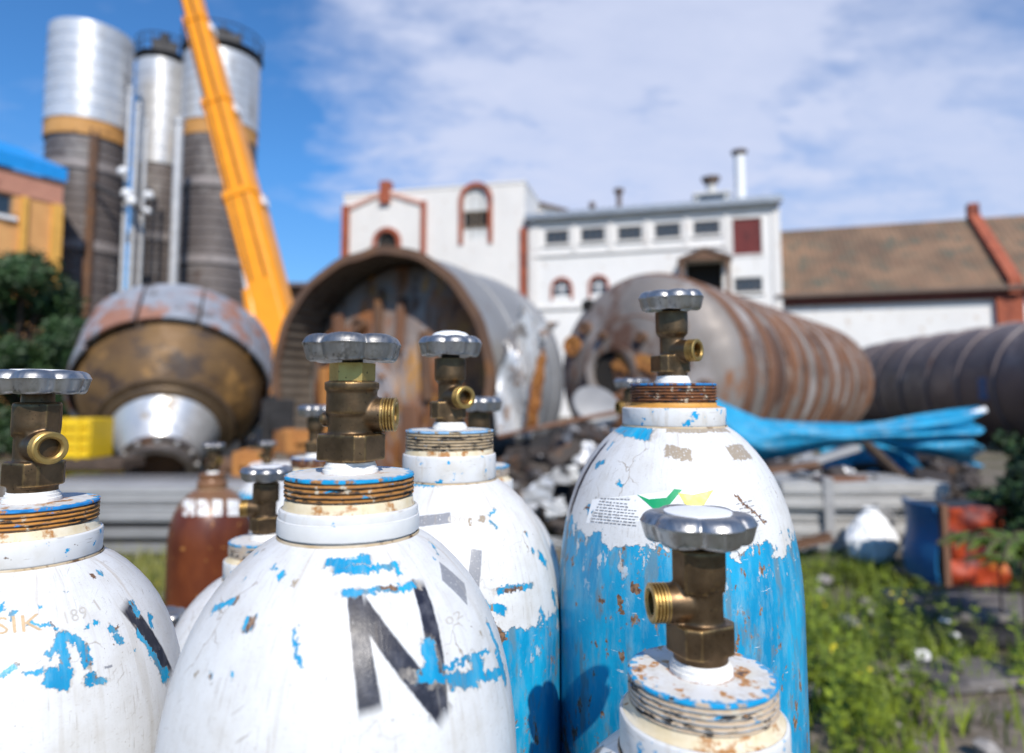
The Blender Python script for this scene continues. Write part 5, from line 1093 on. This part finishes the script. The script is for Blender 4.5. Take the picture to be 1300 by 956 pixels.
def m_collar(name, chip=.70, sc=90):
    M = Mat(name); v = M.coord(); n = M.noise(sc, 7, .64); cl_ = M.noise(28, 3); lv_ = M.math('ADD', M.math('MULTIPLY', n, .8), M.math('MULTIPLY', cl_, .35)); x_, y_, z_ = M.sep(v)
    c = M.mix(M.rng(M.noise(50, 6), .45, .7), WHITE, (.58, .56, .52)); scr = M.rng(M.noise(60, 4, .5, sc=(1, 1, 12)), .66, .69); c = M.mix(M.math('MULTIPLY', scr, .6), c, (.33, .29, .25))
    bot = M.math('MULTIPLY', M.rng(M.noise(45, 5, .65, sc=(1, 1, .25)), .52, .62), .5); c = M.mix(bot, c, (.44, .37, .28)); f = M.rng(lv_, chip, chip + .012); c = M.mix(f, c, BLUE); c = M.mix(M.rng(M.noise(260, 3), .72, .74), c, (.12, .07, .04))
    return M.out(c, .42, 0, M.bump(M.math('SUBTRACT', M.math('MULTIPLY', n, .2), f), .4, .0006))
COLM = [m_collar('worn_white_collar', .70), m_collar('chipped_white_collar', .67, 120), m_collar('bluish_white_collar', .65, 100)]
TOPM = [m_top('painted_neck_face', rust=.62), m_top('rusty_neck_face', rust=.53)]
RING_A = m_ring('dark_rust_thread', (.055, .045, .038), (.42, .19, .05), BLUE); RING_L = m_ring('orange_rust_thread', (.10, .06, .04), (.55, .24, .05), (.012, .22, .55)); RING_D = m_ring('tan_thread', (.30, .24, .17), (.44, .33, .20), (.25, .46, .68)); RING_R = m_ring('red_brown_thread', (.13, .05, .022), (.22, .085, .03), (.02, .20, .48)); RING_W = m_ring('painted_thread', (.45, .52, .58), (.52, .40, .28), BLUE)
c_front = cylinder('white cylinder with a black letter N and taped collar, largest in the foreground', 445, 600, .412, 'A', 'A', 0, R(0), None, ring=RING_A, top=TOPM[0], colm=COLM[0], tape=True, seg=192, Rb=.1035, zr=.0138, zc=.0362, rc=.0418, rt=.0392,
    paintargs=dict(name='front_cylinder_paint',
      black=[(450, 752, 470, 900, 25), (458, 768, 563, 905, 25), (531, 742, 557, 905, 21)],
      blue=[(414, 714, 470, 710, 11), (424, 724, 505, 718, 9), (436, 753, 528, 742, 9), (500, 716, 508, 730, 7), (543, 812, 550, 866, 16), (530, 858, 640, 850, 12), (562, 846, 620, 825, 6), (570, 862, 606, 862, 22), (600, 838, 612, 850, 14), (374, 798, 382, 852, 5), (310, 792, 326, 787, 13), (270, 774, 302, 760, 6), (356, 726, 358, 734, 8), (350, 720, 349, 726, 4), (347, 719, 350, 718, 6), (618, 790, 634, 830, 8), (630, 825, 642, 866, 12), (548, 690, 556, 704, 3), (552, 710, 553, 711, 4), (265, 858, 270, 862, 6), (292, 858, 296, 860, 5), (325, 704, 328, 700, 4), (310, 735, 312, 733, 4)],
      rust=[(484, 748, 504, 745, 5), (314, 795, 318, 793, 4)], grey=[(560, 724, 592, 754, 27)], tan=[(370, 745, 380, 735, 3), (610, 800, 612, 806, 4), (246, 862, 252, 852, 5)],
      chips=.80, chip_sc=85))
c_left = cylinder('white cylinder with torn blue streaks and orange rusted thread at the picture edge', 41, 636, .452, 'B', 'C', R(143), R(8), CAPFLAT, ring=RING_L, top=TOPM[1], colm=COLM[1], tape=False, seg=192, wz=.072, Rb=.10, zr=.014, zc=.0365, rc=.0425, rt=.0395,
    paintargs=dict(name='streaked_cylinder_paint',
      black=[(160, 770, 214, 858, 17)],
      blue=[(78, 803, 84, 866, 12), (60, 835, 78, 812, 10), (84, 806, 106, 820, 10), (106, 820, 112, 846, 10), (58, 860, 90, 864, 22), (36, 790, 74, 796, 5), (0, 858, 24, 846, 6), (138, 793, 152, 812, 9), (150, 808, 156, 814, 9), (166, 763, 176, 780, 8), (12, 785, 20, 776, 5), (2, 765, 3, 778, 6), (108, 862, 134, 864, 12), (190, 780, 192, 796, 6), (172, 800, 210, 862, 5), (30, 858, 58, 852, 5), (118, 790, 124, 792, 6), (108, 796, 113, 795, 5), (124, 727, 130, 728, 5), (50, 770, 53, 770, 4), (168, 826, 171, 826, 5), (205, 862, 214, 850, 8)],
      rust=[(116, 730, 121, 735, 7), (146, 795, 148, 800, 5)], grey=[(133, 848, 143, 845, 3)], chips=.765, chip_sc=110, stretch=(.8, 1.3, 1)))
c_sec = cylinder('white over blue cylinder with a grey stroke and domed white valve cap', 571, 545, .64, 'D', 'D', 0, 0, CAPDOME, Rb=.106, rt=.0425, rc=.0448, ring=RING_D, top=TOPM[0], colm=COLM[1], seg=160, wz=.0705, zr=.017, zc=.047,
    paintargs=dict(name='half_blue_paint', black=[], grey=[(605, 698, 598, 760, 15), (528, 662, 572, 657, 13)], edge=.132,
      blue=[(630, 750, 676, 742, 7), (612, 768, 640, 775, 12), (620, 655, 628, 646, 3), (622, 660, 632, 672, 3), (668, 675, 668, 680, 4), (684, 704, 694, 716, 6), (700, 700, 708, 730, 5), (676, 696, 677, 702, 4), (540, 600, 560, 612, 6), (516, 590, 536, 600, 6)], rust=[(640, 750, 664, 746, 4), (620, 790, 640, 815, 14)], tan=[(596, 657, 597, 668, 5), (609, 656, 615, 660, 8)], chips=.775, chip_sc=90, blue_rust=.615))
c_blue = cylinder('tall cylinder white above and scuffed blue below, with a green and yellow label', 854, 487, .63, 'D', 'D', R(6), R(30), CAPFLAT, rt=.0405, rc=.0485, ring=RING_R, top=TOPM[0], colm=COLM[2], groove=M_grooveor, seg=160, wtilt=(R(2), R(-3)), zr=.017, zc=.040, kz=1.15,
    paintargs=dict(name='blue_cylinder_paint', edge=.108, black=[(724, 652, 770, 562, 8)],
      blue=[(812, 540, 826, 552, 14), (818, 545, 834, 540, 8), (800, 545, 812, 548, 6), (745, 648, 758, 640, 10), (770, 572, 780, 560, 4), (756, 592, 768, 585, 5), (784, 611, 790, 618, 5), (850, 695, 910, 692, 14), (968, 690, 980, 700, 9), (736, 680, 742, 690, 9)],
      tan=[(848, 543, 880, 541, 12), (844, 572, 878, 578, 14), (926, 575, 948, 572, 14)], rust=[(930, 627, 972, 664, 3), (742, 645, 750, 643, 3), (800, 745, 812, 750, 10), (785, 755, 790, 780, 6), (760, 760, 768, 762, 6)], chips=.77, chip_sc=110, blue_rust=.622))
c_corner = cylinder('low cylinder with white blue-edged neck and cast brass valve, nearest the viewer', 890, 852, .37, 'B', 'B', R(6), R(8), CAPFLAT, Rb=.10, rt=.0395, rc=.0445, ring=RING_W, top=TOPM[1], colm=COLM[2], seg=192,
    paintargs=dict(name='corner_cylinder_paint', edge=.02, chips=.72, blue_rust=.58))
gen = dict(chips=.765, chip_sc=80)
c_b = cylinder('plain white cylinder tucked behind the half blue one', 608, 590, .875, 'D', 'D', R(-40), 0, None, ring=RING_W, top=TOPM[0], colm=COLM[0], zr=.013, paintargs=dict(name='plain_white_paint', edge=.165, chips=.80, blue=[(700, 690, 706, 700, 9), (703, 700, 714, 735, 7)]))
c_d = cylinder('white cylinder with blue-rimmed neck in front of the rust brown one', 336, 684, .80, 'B', 'C', R(12), 0, CAPFLAT, ring=RING_W, top=TOPM[0], colm=COLM[1], paintargs=dict(name='dull_white_paint', **gen))
c_r = cylinder('white cylinder behind the open tank foreground with blue-rimmed rusty thread', 400, 580, 1.15, 'D', 'D', R(80), 0, None, ring=RING_R, top=TOPM[0], colm=COLM[1], paintargs=dict(name='rear_white_paint', **gen))
c_l = cylinder('short cylinder of which only the bright handwheel shows low between white shoulders', 205, 852, 1.0, 'B', 'B', R(100), 0, None, ring=RING_A, top=TOPM[1], colm=COLM[0], paintargs=dict(name='short_white_paint', **gen))
c_s = cylinder('slim cylinder standing behind the green-labelled one, valve just visible', 803, 545, 1.0, 'B', 'C', R(20), 0, None, Rb=.07, rt=.034, rc=.038, ring=RING_W, top=TOPM[0], colm=COLM[2], vs=.9, paintargs=dict(name='slim_white_paint', edge=.05, **gen))
c_f = cylinder('far small cylinder by the orange steel blocks', 339, 592, 2.3, 'B', 'C', 0, 0, None, ring=RING_R, top=TOPM[1], colm=COLM[1], seg=64, paintargs=dict(name='far_white_paint', edge=.06, **gen))
# rust-brown cylinder with white stencilled letters
def m_rustcyl():
    M = Mat('rust_brown_paint'); n = M.noise(14, 6, .6, sc=(1, 1, .4)); c = M.mix(M.rng(n, .35, .65), (.085, .017, .006), (.17, .042, .011)); c = M.mix(M.rng(M.noise(40, 6), .64, .68), c, (.36, .15, .04)); x_, y_, z_ = M.sep(M.coord())
    c = M.mix(M.math('MULTIPLY', M.rng(M.math('ADD', z_, M.math('MULTIPLY', M.noise(30, 5), .05)), -.075, -.055), .3), c, (.40, .28, .15))
    return M.out(c, .36, .1, M.bump(M.noise(120, 5), .2, .001))
M_rc = m_rustcyl()
c_rust = cylinder('rust brown cylinder with white stencilled letters, standing apart before the profile stack', 270, 601, 1.9, 'B', 'C', R(160), 0, None, ring=M_rc, top=M_rc, colm=M_rc, groove=M_rc, bodym=M_rc, rt=.036, rc=.04, seg=96, kz=1.1)

# decals that follow the body: wrap flat pixel polygons / text onto the surface
def wrapped(c, name, mat, tris, off=.00025, label=None, sub=None):
    """tris: list of quads or triangles in photo pixels, mapped on the body and lifted by off"""
    b = B()
    for poly in tris:
        if len(poly) == 4:
            n = 6
            def fn(u, v):
                px_ = (poly[0][0] * (1 - u) + poly[1][0] * u) * (1 - v) + (poly[3][0] * (1 - u) + poly[2][0] * u) * v; py_ = (poly[0][1] * (1 - u) + poly[1][1] * u) * (1 - v) + (poly[3][1] * (1 - u) + poly[2][1] * u) * v
                _, _, p_, th = surf(c, px_, py_); return p_ + Vector((math.sin(th), -math.cos(th), .45)).normalized() * off
            b.grid(fn, n, n)
    return part(name, b, mat, c.body, smooth=180, label=label)
M_green = plain('green_print', (.01, .32, .12), .45, 0, .1, 60, .02); M_yl = plain('yellow_print', (.80, .68, .12), .45, 0, .08, 60, .02); M_lab = plain('label_film', (.82, .82, .81), .35, 0, .03, 60, .02)
M_ink = plain('grey_print', (.22, .21, .21), .5, 0, .2, 200, .02)
lab = wrapped(c_blue, 'label', M_lab, [[(752, 634), (812, 628), (812, 662), (744, 664)], [(812, 628), (866, 622), (866, 668), (812, 662)], [(866, 622), (930, 625), (945, 664), (866, 668)]], .0002)
for nm, m_, qs in (('green_diamond', M_green, [[(809, 628), (824, 634), (837, 652), (833, 649)], [(824, 634), (846, 632), (841, 652), (837, 652)], [(846, 632), (856, 621), (866, 622), (841, 652)]]), ('yellow_diamond', M_yl, [[(861, 626), (880, 628), (880, 651), (873, 646)], [(880, 628), (906, 622), (888, 651), (880, 651)]])):
    o = wrapped(c_blue, nm, m_, qs, .0005)
ink = []; q = random.Random(8)
for ln in range(9):
    x_ = 763 - ln * 1.6; y0 = 632 + ln * 3.7
    while x_ < 806 - (8 if ln < 3 else 0):
        w_ = q.uniform(2, 6); dy = (x_ - 760) * .10 * (1 if ln > 0 else .5) + ln * .1; ink.append([(x_, y0 + dy), (x_ + w_, y0 + dy + w_ * .1), (x_ + w_, y0 + dy + w_ * .1 + 1.1), (x_, y0 + dy + 1.1)]); x_ += w_ + q.uniform(.8, 1.8)
for ln in range(5):
    x_ = 934 + ln * 4
    while x_ < 952 + ln * 4: w_ = q.uniform(2, 5); y0 = 640 + ln * 6 - (x_ - 934 - ln * 4) * .25; ink.append([(x_, y0), (x_ + w_, y0 - w_ * .25), (x_ + w_, y0 - w_ * .25 + 1), (x_, y0 + 1)]); x_ += w_ + 1.6
def fine(c, name, mat, quads, off):
    b = B()
    for p4 in quads:
        b.add([(lambda s_: s_[2] + Vector((math.sin(s_[3]), -math.cos(s_[3]), .45)).normalized() * off)(surf(c, *p_)) for p_ in p4], [(0, 1, 2, 3)])
    o = part(name, b, mat, c.body, smooth=180); o['kind'] = 'stuff'; return o
fine(c_blue, 'fine_print', M_ink, ink, .00055)
def stamp(c, text, x0, y0, x1, y1, h, mat, name='stamped_text', off=.0003):
    """letters set along a line of the photo and laid on the body"""
    cu = bpy.data.curves.new('text', 'FONT'); cu.body = text; cu.resolution_u = 2; o = bpy.data.objects.new('text', cu); COL.objects.link(o)
    me = bpy.data.meshes.new_from_object(o.evaluated_get(bpy.context.evaluated_depsgraph_get())); bpy.data.objects.remove(o)
    bm = bmesh.new(); bm.from_mesh(me); bmesh.ops.triangulate(bm, faces=bm.faces); bmesh.ops.subdivide_edges(bm, edges=[e for e in bm.edges if e.calc_length() > .15], cuts=2, use_grid_fill=True); bmesh.ops.triangulate(bm, faces=bm.faces)
    vs = [tuple(v_.co) for v_ in bm.verts]; fs = [tuple(v_.index for v_ in f_.verts) for f_ in bm.faces]; bm.free(); wmax = max(v_[0] for v_ in vs); dx, dy = x1 - x0, y1 - y0; l = math.hypot(dx, dy)
    def mp(v_):
        u = v_[0] / wmax; px_ = x0 + dx * u + dy / l * v_[1] * h / .7; py_ = y0 + dy * u - dx / l * v_[1] * h / .7
        s_ = surf(c, px_, py_); return s_[2] + Vector((math.sin(s_[3]), -math.cos(s_[3]), .45)).normalized() * off
    bb = B().add([mp(v_) for v_ in vs], fs); return part(name, bb, mat, c.body, smooth=180)
M_stamp = plain('worn_stamp_edge', (.50, .35, .20), .6, 0, .15, 200, .1, .0005); M_stampg = plain('grey_stamp_edge', (.50, .47, .43), .5, 0, .1, 200, .1, .0005)
stamp(c_left, 'SIK', -8, 806, 55, 800, 22, M_stamp); stamp(c_left, '189', 80, 793, 112, 784, 16, M_stampg); stamp(c_left, '1', 122, 778, 128, 774, 16, M_stampg)
stamp(c_sec, '06', 568, 664, 592, 662, 9, M_stampg); stamp(c_front, '02', 568, 795, 588, 782, 10, M_stampg)
M_wst = weathered('white_stencil', (.66, .65, .62), (.76, .75, .73), [((.24, .08, .03), .585, 70)], 30, .5, bdist=.0005)
for k, (px_, w_) in enumerate(((240, 15), (258, 14), (276, 12), (296, 15))):
    wrapped(c_rust, 'stencil_mark', M_wst, [[(px_ - w_ / 2, 634), (px_ + w_ / 2, 634 + (1 if k else 0)), (px_ + w_ / 2, 655), (px_ - w_ / 2, 655)]], .0008)
print('objects', len(bpy.data.objects), 'tris ~', sum(len(o_.data.polygons) * 2 for o_ in bpy.data.objects if o_.type == 'MESH'))
